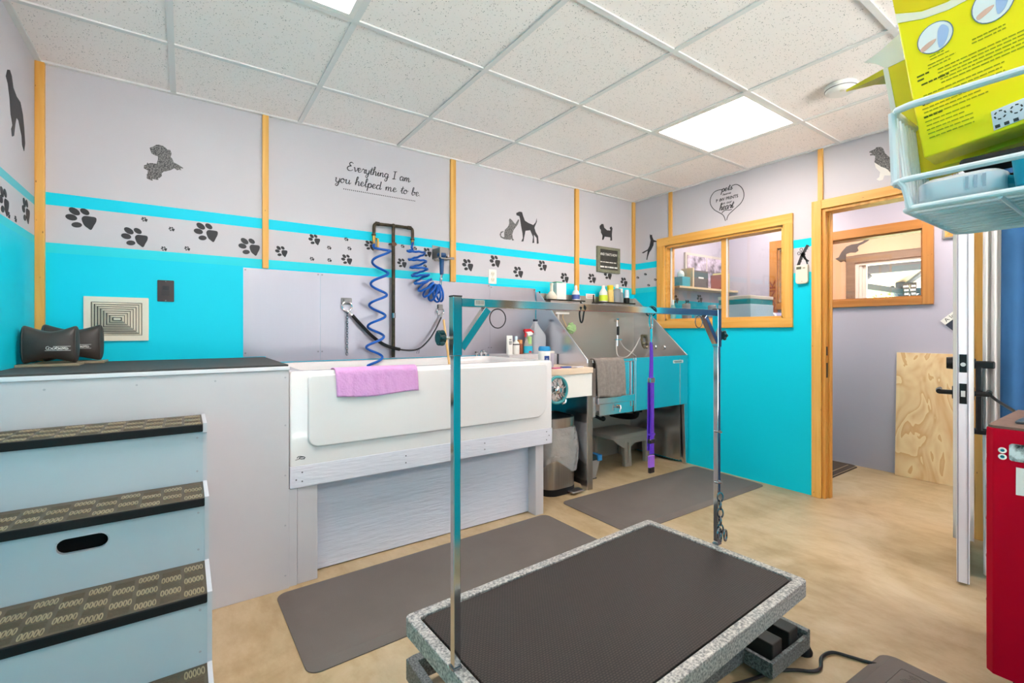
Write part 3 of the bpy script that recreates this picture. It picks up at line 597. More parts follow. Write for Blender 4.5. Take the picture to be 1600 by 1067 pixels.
MB().prism(ell(1.513, 1.482, .0025, .0025), on_right, .0235, .0246).build('indicator', mat('mark_red', '#c07a6a', .5), t, smooth=0)
t = thing('light_switch', 'dark brown switch plate on the teal wall right of the vent grille', 'switch', (-.083, YB, 1.287))
m_brn = mat('brown_plate', '#4a3d3d', .35, .3)
MB().prism(rrect(-.118, 1.287, -.048, 1.398, .004), on_back, 0, .006).build('plate', m_brn, t, bevel=.0015, smooth=0)
MB().prism(rrect(-.1, 1.317, -.066, 1.37, .002), on_back, .0055, .008).build('rocker', mat('brown_rocker', '#3a2f30', .3), t, smooth=0)
MB().box(-.096, YB-.0095, 1.347, -.07, YB-.0078, 1.368).build('sensor_window', m_dark, t, smooth=0)
for z in (1.392, 1.293): MB().cyl((-.083, YB-.0055, z), (-.083, YB-.0075, z), .0025, n=10).build('screw', m_chrome, t)
t = thing('vent_grille', 'cream square vent grille with nested rectangular louvres on the teal wall', 'vent', (-.277, YB, 1.086))
m_cream = mat('cream_enamel', '#e4dccb', .45)
vx0, vx1, vz0_, vz1_ = -.4, -.153, 1.086, 1.302
q = MB(); plate_hole(q, rrect(vx0, vz0_, vx1, vz1_, .003), [rrect(vx0+.026, vz0_+.026, vx1-.026, vz1_-.026, .002)], on_back, 0, .012); q.build('frame', m_cream, t, smooth=0, bevel=.003)
MB().box(vx0+.02, YB-.002, vz0_+.02, vx1-.02, YB-.0005, vz1_-.02).build('dark_duct', m_dark, t, smooth=0)
for i in range(7):
    a = .0275+.0106*i; b0 = (vx0+a*1.06, vz0_+a, vx1-a*1.06, vz1_-a); q = MB(); R = []
    for (ins, d) in ((0, .004), (.0082, .0125), (.0086, .011), (.001, .0025)):
        R.append([on_back(*p, d) for p in ((b0[0]+ins, b0[1]+ins), (b0[2]-ins, b0[1]+ins), (b0[2]-ins, b0[3]-ins), (b0[0]+ins, b0[3]-ins))])
    q.rings(R, 0, (False, False)); q.build('louvre', m_cream, t, smooth=0)
a = .0275+.0106*7+.001; MB().box(vx0+a*1.06, YB-.009, vz0_+a, vx1-a*1.06, YB-.0005, vz1_-a).build('centre_plate', m_cream, t, smooth=0, bevel=.002)
t = thing('wall_outlet', 'white wall outlet with two sockets above the steel backsplash', 'outlet', (1.927, YB, 1.498))
MB().prism(rrect(1.892, 1.498, 1.963, 1.607, .004), on_back, 0, .006).build('plate', m_white, t, bevel=.0015, smooth=0)
for z in (1.575, 1.53):
    s = MB().prism(rrect(1.912, z-.017, 1.943, z+.015, .008), on_back, .0055, .0085).build('socket', m_offwhite, t, smooth=0)
    MB().box(1.919, YB-.0092, z-.004, 1.921, YB-.0083, z+.006).box(1.933, YB-.0092, z-.004, 1.935, YB-.0083, z+.006).box(1.925, YB-.0092, z-.012, 1.929, YB-.0083, z-.008).build('slot', m_dark, s, smooth=0)
MB().cyl((1.927, YB-.0055, 1.5525), (1.927, YB-.0075, 1.5525), .0025, n=10).build('screw', mat('screw_red', '#b07a5a', .4), t)
t = thing('framed_sign', 'small framed sign with white words hung over the fourth paw print', 'sign', (3.183, YB, 1.67))
t['label'] = 'small black sign in grey green frame between the last two battens'
sx0, sx1, sz0, sz1 = 3.036, 3.332, 1.671, 1.905
q = MB(); plate_hole(q, [(sx0, sz0), (sx1, sz0), (sx1, sz1), (sx0, sz1)], [[(sx0+.035, sz0+.028), (sx1-.03, sz0+.028), (sx1-.03, sz1-.024), (sx0+.035, sz1-.024)]], on_back, 0, .022); q.build('frame', mat('grey_green_wood', '#8f907c', .6, var=(40, '#76775f', .2)), t, smooth=0, bevel=.003)
MB().box(sx0+.03, YB-.012, sz0+.024, sx1-.025, YB-.001, sz1-.02).build('panel', mat('sign_black', '#3d3c38', .5, var=(14, '#4f4e4a', .2)), t, smooth=0)
q = MB(); letter(q, "AND THAT'S HOW", on_back, sx0+.042, sz1-.078, .22, .024, .0135, bold=.02); q.build('text_line', m_white, t, smooth=0)
for r, zz in enumerate((sz0+.092, sz0+.045)):
    x = sx0+.042; q = MB()
    for w_ in ((.03, .02, .045, .05, .03), (.05, .03, .012, .06, .045))[r]:
        q.box(x, YB-.0132, zz, x+w_, YB-.0122, zz+(.008 if r == 0 else .014)); x += w_+.008
    q.build('text_line', m_white, t, smooth=0)
t = thing('smoke_detector', 'round white smoke detector on the ceiling beside the light panel', 'smoke detector', (2.72, .985, ZC))
MB().lathe([(.0005, ZC+.004), (.07, ZC+.004), (.072, ZC-.006), (.068, ZC-.012), (.07, ZC-.014), (.066, ZC-.028), (.05, ZC-.036), (.0005, ZC-.037)], (2.72, .985, 0), 32).build('body', m_white, t, smooth=25)
MB().lathe([(.0675, ZC-.0145), (.071, ZC-.016), (.0705, ZC-.019), (.067, ZC-.0205)], (2.72, .985, 0), 32).build('vent_slot', mat('slot_grey', '#8b8886', .6), t)
MB().cyl((2.69, .97, ZC-.034), (2.69, .97, ZC-.0385), .01, n=12).build('test_button', m_offwhite, t)
# ================================================================ dog platform and steps
YP = 2.253
t = thing('platform', 'lavender grey boxed platform with a black rubber top by the left wall', 'platform', (-.09, 2.6, 0))
MB().box(XL+.002, YP, 0, .375, YB-.024, .962).build('body', m_paint, t, smooth=0, bevel=.002)
MB().box(XL+.002, YP-.006, .9625, .377, YB-.024, .979).build('top_board', mat('white_paint', '#dedde3', .45), t, smooth=0, bevel=.002)
m_topmat = mat('ribbed_black_mat', '#4a4848', .7, var=(60, '#3c3b3b', .2), bump=(300, .3))
MB().box(XL+.002, YP-.004, .979, .372, YB-.024, .987).build('rubber_top', m_topmat, t, smooth=0, bevel=.002)
q = MB()
for x, z in ((.36,.93),(.36,.72),(.36,.5),(.36,.28),(.36,.06),(-.15,.93),(-.4,.93),(.1,.93)): q.cyl((x, YP+.0005, z), (x, YP-.0012, z), .004, n=8)
q.build('screw_head', mat('painted_screw', '#a9a8b0', .5), t)
m_plate = mat('diamond_plate', '#5d5142', .45, .4, var=(9, '#6e6151', .3))
m_bars = mat('gold_plate_bar', '#bfae8c', .35, .6)  # raised loops get a brighter gold tone
t = thing('dog_steps', 'four step dog stairs with diamond plate treads and black nosings', 'steps', (-.25, 1.85, 0))
m_side = mat('white_edge_paint', '#c3c4cc', .45)
SX0, SX1 = XL+.004, .052
STEPS = [(.80, 2.012, 2.2455), (.59, 1.826, 2.027), (.379, 1.607, 1.841), (.17, 1.40, 1.622)]   # height, nose, back
for i, (z, yn, yb) in enumerate(STEPS):
    q = MB().box(SX0, yn, z-.012, SX1, yb, z-.0005)
    nx, ny = .056, .041
    c = 0; x = SX1-.006-.05; col = 0
    while x > SX0+.005:
        y = yn+.01; row = 0
        while y+.032 < yb:
            if (col+row) % 2 == 0:
                for k in range(5):
                    xx = x+.006+k*.0098
                    q.ribbon([(xx+.0034*math.cos(a_*math.pi/6), y+.0165+.0165*math.sin(a_*math.pi/6)) for a_ in range(12)], .0026, lambda a, b, d: (a, b, z+d), -.001, .0014, 1, closed=True)
            else:
                for k in range(5):
                    yy = y+.001+k*.0066
                    q.rings([[(x, yy, z-.001), (x+.05, yy, z-.001), (x+.05, yy+.003, z-.001), (x, yy+.003, z-.001)], [(x+.004, yy+.0007, z+.0012), (x+.046, yy+.0007, z+.0012), (x+.046, yy+.0023, z+.0012), (x+.004, yy+.0023, z+.0012)]], 0)
            y += ny; row += 1
        x -= nx; col += 1
    q.build('tread', [m_plate, m_bars], t, smooth=0)
    MB().box(SX0, yn-.003, z-.028, SX1, yn+.012, z-.001).build('nosing', m_blackrub, t, smooth=0, bevel=.003)
    zb = 0 if i == 3 else STEPS[i+1][0]
    ry = yn+.013
    q = MB()
    fn = lambda a, b, d: (a, ry-d+.012, b)
    if i == 1: plate_hole(q, rrect(SX0, zb, SX1, z-.012, .001), [rrect(-.306, .487, -.186, .537, .0245)], fn, 0, .012)
    else: q.box(SX0, ry, zb, SX1, ry+.012, z-.012)
    q.build('riser', m_stepface, t, smooth=0)
    if i == 1:
        MB().rings([[fn(a, b, 0) for a, b in rrect(-.3055, .4875, -.1865, .5365, .024)], [fn(a, b, .0135) for a, b in rrect(-.3055, .4875, -.1865, .5365, .024)], [fn(a, b, .0135) for a, b in rrect(-.303, .49, -.189, .534, .022)], [fn(a, b, 0) for a, b in rrect(-.303, .49, -.189, .534, .022)]], 0, (False, False)).build('hand_slot', m_side, t)
        MB().box(-.34, ry+.05, .40, -.15, ry+.056, .57).build('slot_shade', mat('dark_void', '#050505', .9), t, smooth=0)  # black sheet puts the shade inside the slot into colour
prof = [(2.2455, 0), (2.2455, .803)]
for i, (z, yn, yb) in enumerate(STEPS):
    zb = 0 if i == 3 else STEPS[i+1][0]+.003
    prof += [(yn-.004, z+.003), (yn-.004, z-.03), (yn+.011, z-.034), (yn+.011, zb)]
MB().prism(prof, lambda a, b, d: (d, a, b), SX1, .064).build('side_panel', m_side, t, smooth=0)
q = MB()
for i, (z, yn, yb) in enumerate(STEPS):
    for dz in (-.05, -.17): q.cyl((.035, yn+.0132, z+dz), (.035, yn+.0115, z+dz), .0035, n=8)
q.build('screw_head', MATS['painted_screw'], t)
# pillows on thin boards
m_leather = mat('black_leather', '#35312f', .42, var=(12, '#453d39', .25), bump=(160, .12))
def pillow(cx, cy, zb, w, h, dep, lb):
    t = thing('neck_pillow', lb, 'pillow', (cx, cy, zb), 'black neck pillows on the platform')
    N, Mn = 26, 24; R = []
    def half(u): return h/2*(.60+.40*abs(u)**1.5), dep/2*(1-.35*abs(u)**3)
    for i in range(N+1):
        u = -1+2*i/N; e = max(1-abs(u)**18, .02)**.5; rz, ry = half(u); rz *= .5+.5*e; ry *= e
        ring = []
        for k in range(Mn):
            a = 2*math.pi*k/Mn; ca, sa = math.cos(a), math.sin(a); p = 2/2.6
            ring.append((cx+u*w/2, cy+ry*math.copysign(abs(ca)**p, ca), zb+h/2+(rz*math.copysign(abs(sa)**p, sa) if sa > 0 else max(-h/2+.001, rz*math.copysign(abs(sa)**p, sa)*(1.25-.2*u*u)))))
        R.append(ring)
    MB().rings(R).build('cushion', m_leather, t, smooth=60, sub=1)
    def front(a, b, d):
        u = (a-cx)/(w/2); rz, ry = half(u); zz = max(-.95, min(.95, (b-zb-h/2)/max(rz, .01)))
        return (a, cy-ry*(1-abs(zz)**2.6)**(1/2.6)-d*1.2-.0012, b)
    q = MB(); lx, lz = cx-w*.02, zb+h*.38
    s = [(lx+.004+.06*k/40+.004*math.sin(k*1.7), lz+.0045*math.sin(k*1.25)) for k in range(41)]
    q.ribbon(smoothpts(s, 2), .0016, front, 0, .001)
    q.ribbon([(lx+.004+.006*math.cos(a*.5), lz+.002+.007*math.sin(a*.5)) for a in range(2, 11)], .0016, front, 0, .001).ribbon([(lx+.034+.006*math.cos(a*.5), lz+.002+.007*math.sin(a*.5)) for a in range(2, 11)], .0016, front, 0, .001)
    for a, b in ((lz+.0085, .052), (lz-.0085, .078)): q.ribbon([(lx-.006+(.026 if b < .06 else 0)+b*k/6, a) for k in range(7)], .0015, front, 0, .001)
    q.build('embroidery', m_white, t, smooth=0)
    q = MB()
    for sx in (-.86, .9): q.tube([front(cx+sx*w/2, zb+h*(.08+.84*k/10), 0) for k in range(11)], .0012, 5)
    q.build('seam', mat('grey_seam', '#57514e', .6), t)
pillow(-.288-.177, 2.73, .9975, .182, .168, .105, 'black neck pillow with white embroidery, the nearer one on the platform')
pillow(-.42, 2.90, .9975, .215, .176, .105, 'black neck pillow behind the nearer one, partly in front of the vent grille')
m_bamboo = wood('thin_board', '#8d7f6a', '#a39277', 0, 1.2, knots=False)
for (x0, y0, x1, y1, lb) in ((-.56, 2.665, -.368, 2.80, 'thin brown board under the nearer black neck pillow'), (-.535, 2.84, -.305, 2.975, 'thin brown board under the farther black neck pillow')):
    tag(MB().box(x0, y0, .9872, x1, y1, .9972).build('board', m_bamboo, smooth=0, bevel=.002), lb, 'board', 'boards under the pillows')
# ================================================================ white tub and its stand
TX0, TX1, TY, TZ0, TZ1 = .379, 1.886, 2.26, .531, .952
t = thing('bathtub', 'long white fibreglass tub with a raised apron panel on a painted stand', 'bathtub', ((TX0+TX1)/2, 2.63, TZ0))
def trr(x0, y0, x1, y1, r, z): return [(a, b, z) for a, b in rrect(x0, y0, x1, y1, r, 6)]
R = [trr(TX0, TY, TX1, 3.018, .008, TZ0), trr(TX0, TY, TX1, 3.018, .008, TZ1-.014), trr(TX0+.004, TY+.004, TX1-.004, 3.016, .01, TZ1-.004), trr(TX0+.014, TY+.014, TX1-.014, 3.012, .012, TZ1),
     trr(TX0+.06, TY+.06, TX1-.06, 2.93, .06, TZ1), trr(TX0+.072, TY+.07, TX1-.072, 2.92, .06, TZ1-.006), trr(TX0+.085, TY+.082, TX1-.085, 2.91, .06, TZ1-.03), trr(TX0+.12, TY+.11, TX1-.15, 2.88, .08, TZ0+.12), trr(TX0+.16, TY+.15, TX1-.2, 2.84, .08, TZ0+.06)]
MB().rings(R, 0, (False, True)).build('shell', m_tub, t, smooth=50)
MB().prism([(x, z) for x, z in rrect(.452, .607, 1.838, .935, (.085, .02, .02, .05), 8)], lambda a, b, d: (a, TY-d, b), -.002, .013).build('apron_panel', m_tub, t, bevel=.009, seg=4, smooth=60)
q = MB()
q.ribbon(smoothpts([(.408,.566),(.416,.573),(.432,.570),(.442,.565),(.436,.560),(.424,.561),(.418,.566),(.424,.569),(.438,.568)], 4), .003, lambda a, b, d: (a, TY-d, b), 0, .001)
q.ribbon(smoothpts([(.402,.558),(.42,.562),(.44,.558)], 3), .002, lambda a, b, d: (a, TY-d, b), 0, .001)
q.build('maker_mark', m_decal, t, smooth=0)
t = thing('tub_stand', 'grained lavender grey painted timber stand under the white tub', 'stand', (1.12, 2.5, 0))
MB().box(TX0, 2.258, .433, TX1, 2.300, .5305).build('beam', m_grainbeam, t, smooth=0, bevel=.003)
MB().box(.4105, 2.266, 0, .497, 2.304, .4328).build('leg', m_paint, t, smooth=0, bevel=.003)
MB().box(1.764, 2.27, 0, 1.826, 2.375, .4328).build('leg', m_paint, t, smooth=0, bevel=.003)
MB().box(.3755, 2.262, 0, .4095, 2.29, .4328).build('filler_board', m_paint, t, smooth=0, bevel=.002)
MB().box(.497, 2.345, .006, 1.764, 2.36, .4328).build('back_board', m_grain, t, smooth=0)
MB().box(TX0, 2.90, 0, .497, 2.98, .5305).box(1.764, 2.9, 0, 1.826, 2.98, .5305).build('rear_leg', m_paint, t, smooth=0)
q = MB()
for x, z in ((.43,.5),(.43,.46),(.92,.5),(.92,.465),(1.39,.5),(1.39,.465),(1.84,.51),(1.84,.46),(1.86,.485),(.405,.47)): q.cyl((x, 2.2595, z), (x, 2.2570, z), .0035, n=8)
q.build('nail_head', mat('nail_dark', '#6b6870', .5, .5), t)
# wooden scrub stick standing in the tub
t = thing('brush', 'bare pine handled brush standing at the back of the white tub', 'brush', (1.482, 2.9, .62))
MB().tube([(1.482, 2.80, .66), (1.482, 2.955, 1.215)], .008, 10).build('handle', wood('brush_handle', '#dcab62', '#e9c080', 2, knots=False), t)
MB().box(1.462, 2.76, .615, 1.502, 2.83, .665).build('bristle_head', m_offwhite, t, smooth=0, bevel=.004)
# ---- steel backsplash sheets
for (x0, x1, z1, lb) in ((.267, .677, 1.492, 'leftmost steel backsplash sheet, beside the teal paint'), (.678, 1.905, 1.492, 'wide steel backsplash sheet behind the white tub and hose'), (1.906, 2.344, 1.482, 'steel backsplash sheet behind the counter bottles')):
    t = thing('steel_sheet', lb, 'backsplash', ((x0+x1)/2, YB, .96), 'steel backsplash sheets')
    z0 = .955 if x0 > .5 else .955
    MB().box(max(x0, .38) if x0 < .38 else x0, YB-.003, .955, x1, YB-.0002, z1).build('sheet', m_sheet, t, smooth=0)
    if x0 < .38: MB().box(x0, YB-.003, .989, .3799, YB-.0002, z1).build('sheet', m_sheet, t, smooth=0)
    q = MB()
    for x in (x0+.01, x1-.012):
        for z in (z1-.012, 1.01): q.cyl((x, YB-.0025, z), (x, YB-.006, z), .005, n=10)
    q.build('screw', mat('screw_steel', '#8d8b90', .35, .9), t)
# ---- black iron water pipe with two drops
t = thing('water_pipe', 'blackened pipe tee on the back wall feeding two coiled hoses', 'pipe', (1.131, YB-.03, .96))
py = YB-.03
MB().cyl((1.131, py, .962), (1.131, py, 1.832), .0115, n=12).build('riser_pipe', m_pipe, t)
q = MB(); q.tube(smoothpts([(1.001, py, 1.755), (1.001, py, 1.81), (1.012, py, 1.83), (1.03, py, 1.832), (1.131, py, 1.834), (1.235, py, 1.834), (1.255, py, 1.832), (1.266, py, 1.815), (1.266, py, 1.76)], 4), .0105, 10); q.build('cross_arm', m_pipe, t)
for x in (1.0, 1.266): MB().lathe([(.014, 0), (.0145, .01), (.0115, .012)], (x, py, 1.752), 12).build('fitting', m_pipe, t)
MB().sphere((1.131, py, 1.832), .016).build('fitting', m_pipe, t); MB().cyl((1.012, py, 1.833), (1.035, py, 1.833), .0135, n=12).build('fitting', m_pipe, t); MB().cyl((1.232, py, 1.834), (1.255, py, 1.834), .0135, n=12).build('fitting', m_pipe, t)
q = MB().box(1.108, py-.004, 1.708, 1.154, py+.03, 1.716).box(1.117, py-.014, 1.70, 1.145, py-.005, 1.722); q.build('pipe_clamp', mat('clamp_bronze', '#6b4a3a', .4, .7), t, smooth=0)
q = MB().cyl((1.0, py, 1.752), (1.0, py, 1.715), .012, n=8).cyl((1.0, py, 1.715), (1.002, py, 1.69), .009, n=12).cyl((1.266, py, 1.752), (1.266, py, 1.722), .011, n=8); q.box(1.018, py-.012, 1.66, 1.03, py, 1.735); q.cyl((1.0, py, 1.735), (1.022, py-.004, 1.735), .005, n=8); q.build('brass_valve', m_brass, t)
MB().cyl((1.131, py, 1.222), (1.131, py, 1.255), .0145, n=12).build('pipe_union', m_chain, t)
# ---- blue coiled hoses
pts = [(1.0, 2.985, 1.695), (.995, 2.97, 1.67)]
for i in range(0, 12*11+1):
    k = i/12/11; a = math.pi*(.7+i/12*1.0)
    zz = 1.655-(1.655-.905)*(k**.96); cx = 1.03-.052*k
    pts.append((cx+.052*math.sin(a-2.4+1.9), 2.935+.045*math.cos(a-2.4+1.9), zz))
t = thing('coiled_hose', 'bright blue coiled hose hanging into the tub left of the pipe', 'hose', (1.0, 2.985, .9))
MB().tube(smoothpts(pts, 2), .0083, 8).build('coil', m_blue, t, smooth=60)
MB().cyl((1.0, 2.99, 1.70), (1.0, 2.985, 1.665), .009, n=10).build('coupling', m_brass, t)
t = thing('coiled_hose', 'bright blue coiled hose bunched up between pipe and nozzle holder', 'hose', (1.3, 2.96, 1.35))
path = smoothpts([(1.268, 1.69), (1.285, 1.60), (1.302, 1.52), (1.335, 1.45), (1.375, 1.41), (1.415, 1.395), (1.452, 1.40)], 14)
acc = [0]
for i in range(1, len(path)): acc.append(acc[-1]+(path[i]-path[i-1]).length)
pts = [(1.266, 2.985, 1.735), (1.25, 2.97, 1.70)]
turns = 10; NN = 16*turns
for i in range(NN+1):
    k = i/NN; s = acc[-1]*(1-(1-k)**1.5)
    j = min(range(len(acc)), key=lambda q_: abs(acc[q_]-s)); j = min(max(j, 1), len(path)-2); p = path[j]; tg_ = (path[j+1]-path[j-1]).normalized(); nn = Vector((-tg_.y, tg_.x))
    a = 2*math.pi*turns*k+math.pi/2; r = .058
    pts.append((p.x+nn.x*r*math.cos(a), 2.955+.045*math.sin(a)-.01, p.y+nn.y*r*math.cos(a)))
pts += [(1.452, 2.94, 1.42), (1.444, 2.925, 1.455)]
MB().tube(smoothpts(pts, 2), .0075, 8).build('coil', m_blue, t, smooth=60)
t = thing('spray_nozzle', 'dark blue wash nozzle hung in the steel holder beside the pine batten', 'nozzle', (1.445, 2.93, 1.44))
MB().lathe([(.004, 1.672), (.03, 1.672), (.033, 1.664), (.033, 1.655), (.024, 1.642), (.017, 1.63), (.015, 1.58), (.0125, 1.525), (.0005, 1.524)], (1.452, 2.925, 0), 18).build('body', m_navy, t)
q = MB().cyl((1.452, 2.925, 1.524), (1.446, 2.925, 1.49), .009, n=10).cyl((1.446, 2.925, 1.49), (1.444, 2.925, 1.45), .007, n=10).sphere((1.447, 2.925, 1.495), .011); q.build('swivel', m_chrome, t)
MB().tube([(1.474, 2.92, 1.655), (1.495, 2.915, 1.645), (1.505, 2.915, 1.64)], .005, 8).build('trigger', m_dark, t)
t = thing('nozzle_holder', 'open steel holder plate on the wall carrying the blue nozzle', 'holder', (1.49, YB, 1.6))
q = MB(); q.prism([(1.425, 1.74), (1.427, 1.655), (1.445, 1.632), (1.5, 1.628), (1.545, 1.66), (1.558, 1.732)], on_back, .0005, .003)
q.build('back_plate', mat('dull_steel', '#868381', .42, .8), t, smooth=0)
MB().box(1.425, YB-.125, 1.640, 1.434, YB-.002, 1.71).box(1.485, YB-.125, 1.640, 1.535, YB-.002, 1.648).box(1.434, YB-.125, 1.632, 1.536, YB-.115, 1.640).build('bracket_arm', mat('dull_steel', '#868381'), t, smooth=0)
# ---- wall ring, chain and leash
t = thing('tie_ring', 'chrome tie ring on a plate screwed to the steel backsplash', 'ring', (.834, YB, 1.27))
MB().prism(rrect(.80, 1.302, .868, 1.345, .006), on_back, .003, .007).box(.815, YB-.024, 1.318, .853, YB-.006, 1.336).build('plate', mat('dull_steel', '#868381', .42, .8), t, smooth=0, bevel=.002)
MB().tube([(.834+.03*math.sin(a*math.pi/12), YB-.02, 1.290+.03*math.cos(a*math.pi/12)) for a in range(24)], .0045, 8, closed=True).build('ring', m_chrome, t)
def chain(mb, p0, p1, n, r=.0022, L=.011, wd=.0065):
    p0, p1 = Vector(p0), Vector(p1); d = (p1-p0).normalized(); u = d.orthogonal().normalized(); v = d.cross(u)
    for i in range(n):
        c = p0.lerp(p1, (i+.5)/n); e = u if i % 2 else v
        mb.tube([c+d*(L*math.cos(a*math.pi/6))+e*(wd*math.sin(a*math.pi/6)) for a in range(12)], r, 5, closed=True)
q = MB(); chain(q, (.834, YB-.022, 1.262), (.834, YB-.016, .985), 17)
tag(q.build('chain', m_chain), 'thin steel chain hanging from the tie ring above the tub', 'chain')
t = thing('leash', 'black bathing tether sagging from the tie ring across the backsplash', 'leash', (1.15, YB-.03, 1.0))
LP = smoothpts([(.862, 2.985, 1.235), (.90, 2.98, 1.19), (.98, 2.97, 1.105), (1.06, 2.965, 1.047), (1.15, 2.962, 1.017), (1.24, 2.962, 1.006), (1.31, 2.965, 1.02), (1.38, 2.97, 1.08), (1.43, 2.975, 1.15), (1.478, 2.985, 1.232)], 6)
MB().tube(LP[:26], .0105, 10, flat=.6).build('sleeve', m_blackrub, t, smooth=60)
MB().tube(LP[24:], .0055, 8).build('cable', m_dark, t, smooth=60)
q = MB().tube([(.836, 2.998, 1.262), (.846, 2.99, 1.25), (.862, 2.985, 1.235)], .006, 8).tube([(1.478, 2.985, 1.232), (1.482, 2.995, 1.262)], .006, 8); q.build('clip', m_chrome, t)
MB().tube([(1.29, 2.96, 1.008), (1.282, 2.96, .985), (1.298, 2.96, .985), (1.30, 2.96, 1.012)], .002, 6).build('tag_loop', m_chain, t)
t = thing('tie_ring', 'chrome tie ring behind the grooming arm post on the backsplash', 'ring', (1.482, YB, 1.25))
MB().box(1.464, YB-.02, 1.285, 1.5, YB-.003, 1.325).build('plate', mat('dull_steel', '#868381', .42, .8), t, smooth=0, bevel=.002)
MB().tube([(1.482+.026*math.sin(a*math.pi/12), YB-.016, 1.275+.026*math.cos(a*math.pi/12)) for a in range(24)], .004, 8, closed=True).build('ring', m_chrome, t)
# small faucet at the tub's back right
t = thing('faucet', 'small chrome faucet on the back deck of the white tub', 'faucet', (1.87, 2.97, .952))
q = MB().cyl((1.80, 2.975, .952), (1.80, 2.975, .975), .014, n=12).tube(smoothpts([(1.80, 2.975, .972), (1.80, 2.965, .99), (1.80, 2.94, .992), (1.80, 2.925, .975)], 4), .009, 8); q.build('spout', m_chrome, t)
q = MB()
for x in (1.76, 1.84): q.cyl((x, 2.975, .952), (x, 2.975, .975), .012, n=12); q.cyl((x, 2.975, .975), (x, 2.975, .985), .016, .013, n=6)
q.build('knob', m_chrome, t)
# ---- towels
def cloth(name, x0, x1, prof, m, lb, cat, amp=.006, nx=40, seed=1, th=.004, skew=0, fringe=.006):
    rnd = random.Random(seed); P = smoothpts([(0, y, z) for y, z in prof], 6); vs = []; ph = [rnd.uniform(0, 6.28) for _ in range(6)]
    n = len(P)
    for i in range(nx+1):
        u = i/nx; x = x0+(x1-x0)*u
        for j, p in enumerate(P):
            k = j/(n-1); drop = max(0, (k-.35)/.65)
            w = amp*drop*(math.sin(9*u+ph[0])+.6*math.sin(23*u+ph[1]+2*k)+.35*math.sin(41*u+ph[2]))
            crease = .0012*math.sin(60*u+9*k+ph[3])*math.sin(35*k+ph[4])
            vs.append((x+skew*drop*(u-.5)*2+.003*math.sin(7*k+ph[5]), p.y-abs(w)*.9-crease, p.z+fringe*drop*math.sin(6*u+ph[2])*k**4))
    fs = [(i*n+j, (i+1)*n+j, (i+1)*n+j+1, i*n+j+1) for i in range(nx) for j in range(n-1)]
    o = MB().add(vs, fs).build(name, m, smooth=180, solid=th); return tag(o, lb, cat)
m_pink = mat('pink_towel_cloth', '#d49ad4', .9, var=(30, '#dba8da', .3), bump=(90, .8))
cloth('towel', .572, .976, [(2.37, .925), (2.345, .952), (2.30, .9585), (2.265, .9575), (2.244, .945), (2.24, .90), (2.238, .826)], m_pink, 'pink lilac towel draped over the front rim of the white tub', 'towel', amp=.004, seed=3)
m_gtow = mat('grey_towel_cloth', '#7d7570', .95, var=(45, '#938a84', .25), bump=(200, 1.0))
cloth('towel', 2.408, 2.705, [(2.50, .86), (2.465, .92), (2.44, .935), (2.415, .93), (2.402, .90), (2.396, .80), (2.393, .655)], m_gtow, 'grey terry towel hanging over the front of the steel dog bath', 'towel', amp=.007, seed=8, th=.008)
# ================================================================ counter between the tubs
t = thing('counter', 'narrow pale wood edged counter between the white tub and steel dog bath', 'counter', (2.11, 2.7, .62))
m_edge = wood('pale_edge', '#d8c0a6', '#e3cfb8', 0, knots=False)
MB().box(1.892, 2.352, .842, 2.338, YB-.004, .882).build('worktop', m_edge, t, smooth=0, bevel=.003)
MB().box(1.90, 2.362, .684, 2.336, 2.378, .842).build('front_panel', m_white, t, smooth=0, bevel=.002)
MB().box(1.892, 2.74, .882, 2.338, YB-.004, .962).build('back_ledge', mat('ledge_grey', '#c9c7cc', .5), t, smooth=0, bevel=.004)
MB().box(1.892, 2.40, .0, 1.905, YB-.004, .842).build('side_board', m_paint, t, smooth=0)
def bottle(name, lb, cat, x, y, z, prof, m, cap=None, capm=None, label=None, labm=None, n=20, sx=1, sy=1, grp=None):
    t = thing(name, lb, cat, (x, y, z), grp)
    MB().lathe([(.0005, z)]+[(r, z+h) for r, h in prof]+[(.0005, z+prof[-1][1])], (x, y, 0), n, 0, sx, sy).build('body', m, t)
    if cap: MB().lathe([(.0005, z+cap[0][1])]+[(r, z+h) for r, h in cap]+[(.0005, z+cap[-1][1])], (x, y, 0), 16).build('cap', capm, t)
    if label: MB().lathe([(label[0], z+label[1]), (label[0]+.0006, z+label[1]), (label[0]+.0006, z+label[2]), (label[0], z+label[2])], (x, y, 0), n, 0, sx, sy).build('label', labm, t)
    return t
LZ = .962
t = thing('tube', 'white squeeze tube with dark print standing at the left of the counter ledge', 'tube', (1.975, 2.86, LZ))
MB().rings([[(a, b, LZ) for a, b in rrect(1.953, 2.84, 2.0, 2.88, .016)], [(a, b, LZ+.02) for a, b in rrect(1.953, 2.84, 2.0, 2.88, .016)], [(a, b, LZ+.14) for a, b in rrect(1.950, 2.857, 2.003, 2.863, .002)]]).build('body', m_white, t, smooth=40)
q = MB()
for zz, w_ in ((.108, .018), (.092, .026), (.083, .026), (.074, .024)): q.box(1.976-w_/2, 2.8475, LZ+zz, 1.976+w_/2, 2.8490, LZ+zz+.005)
q.build('print', m_decal, t, smooth=0)
bottle('bottle', 'small white bottle with a dark band next to the squeeze tube', 'bottle', 2.036, 2.86, LZ, [(.024, 0), (.026, .006), (.026, .075), (.02, .092), (.01, .10), (.01, .108)], m_white, [(.011, .108), (.011, .132), (.009, .135)], mat('pale_cap', '#cfe0ea', .4), (.0262, .07, .078), m_decal)
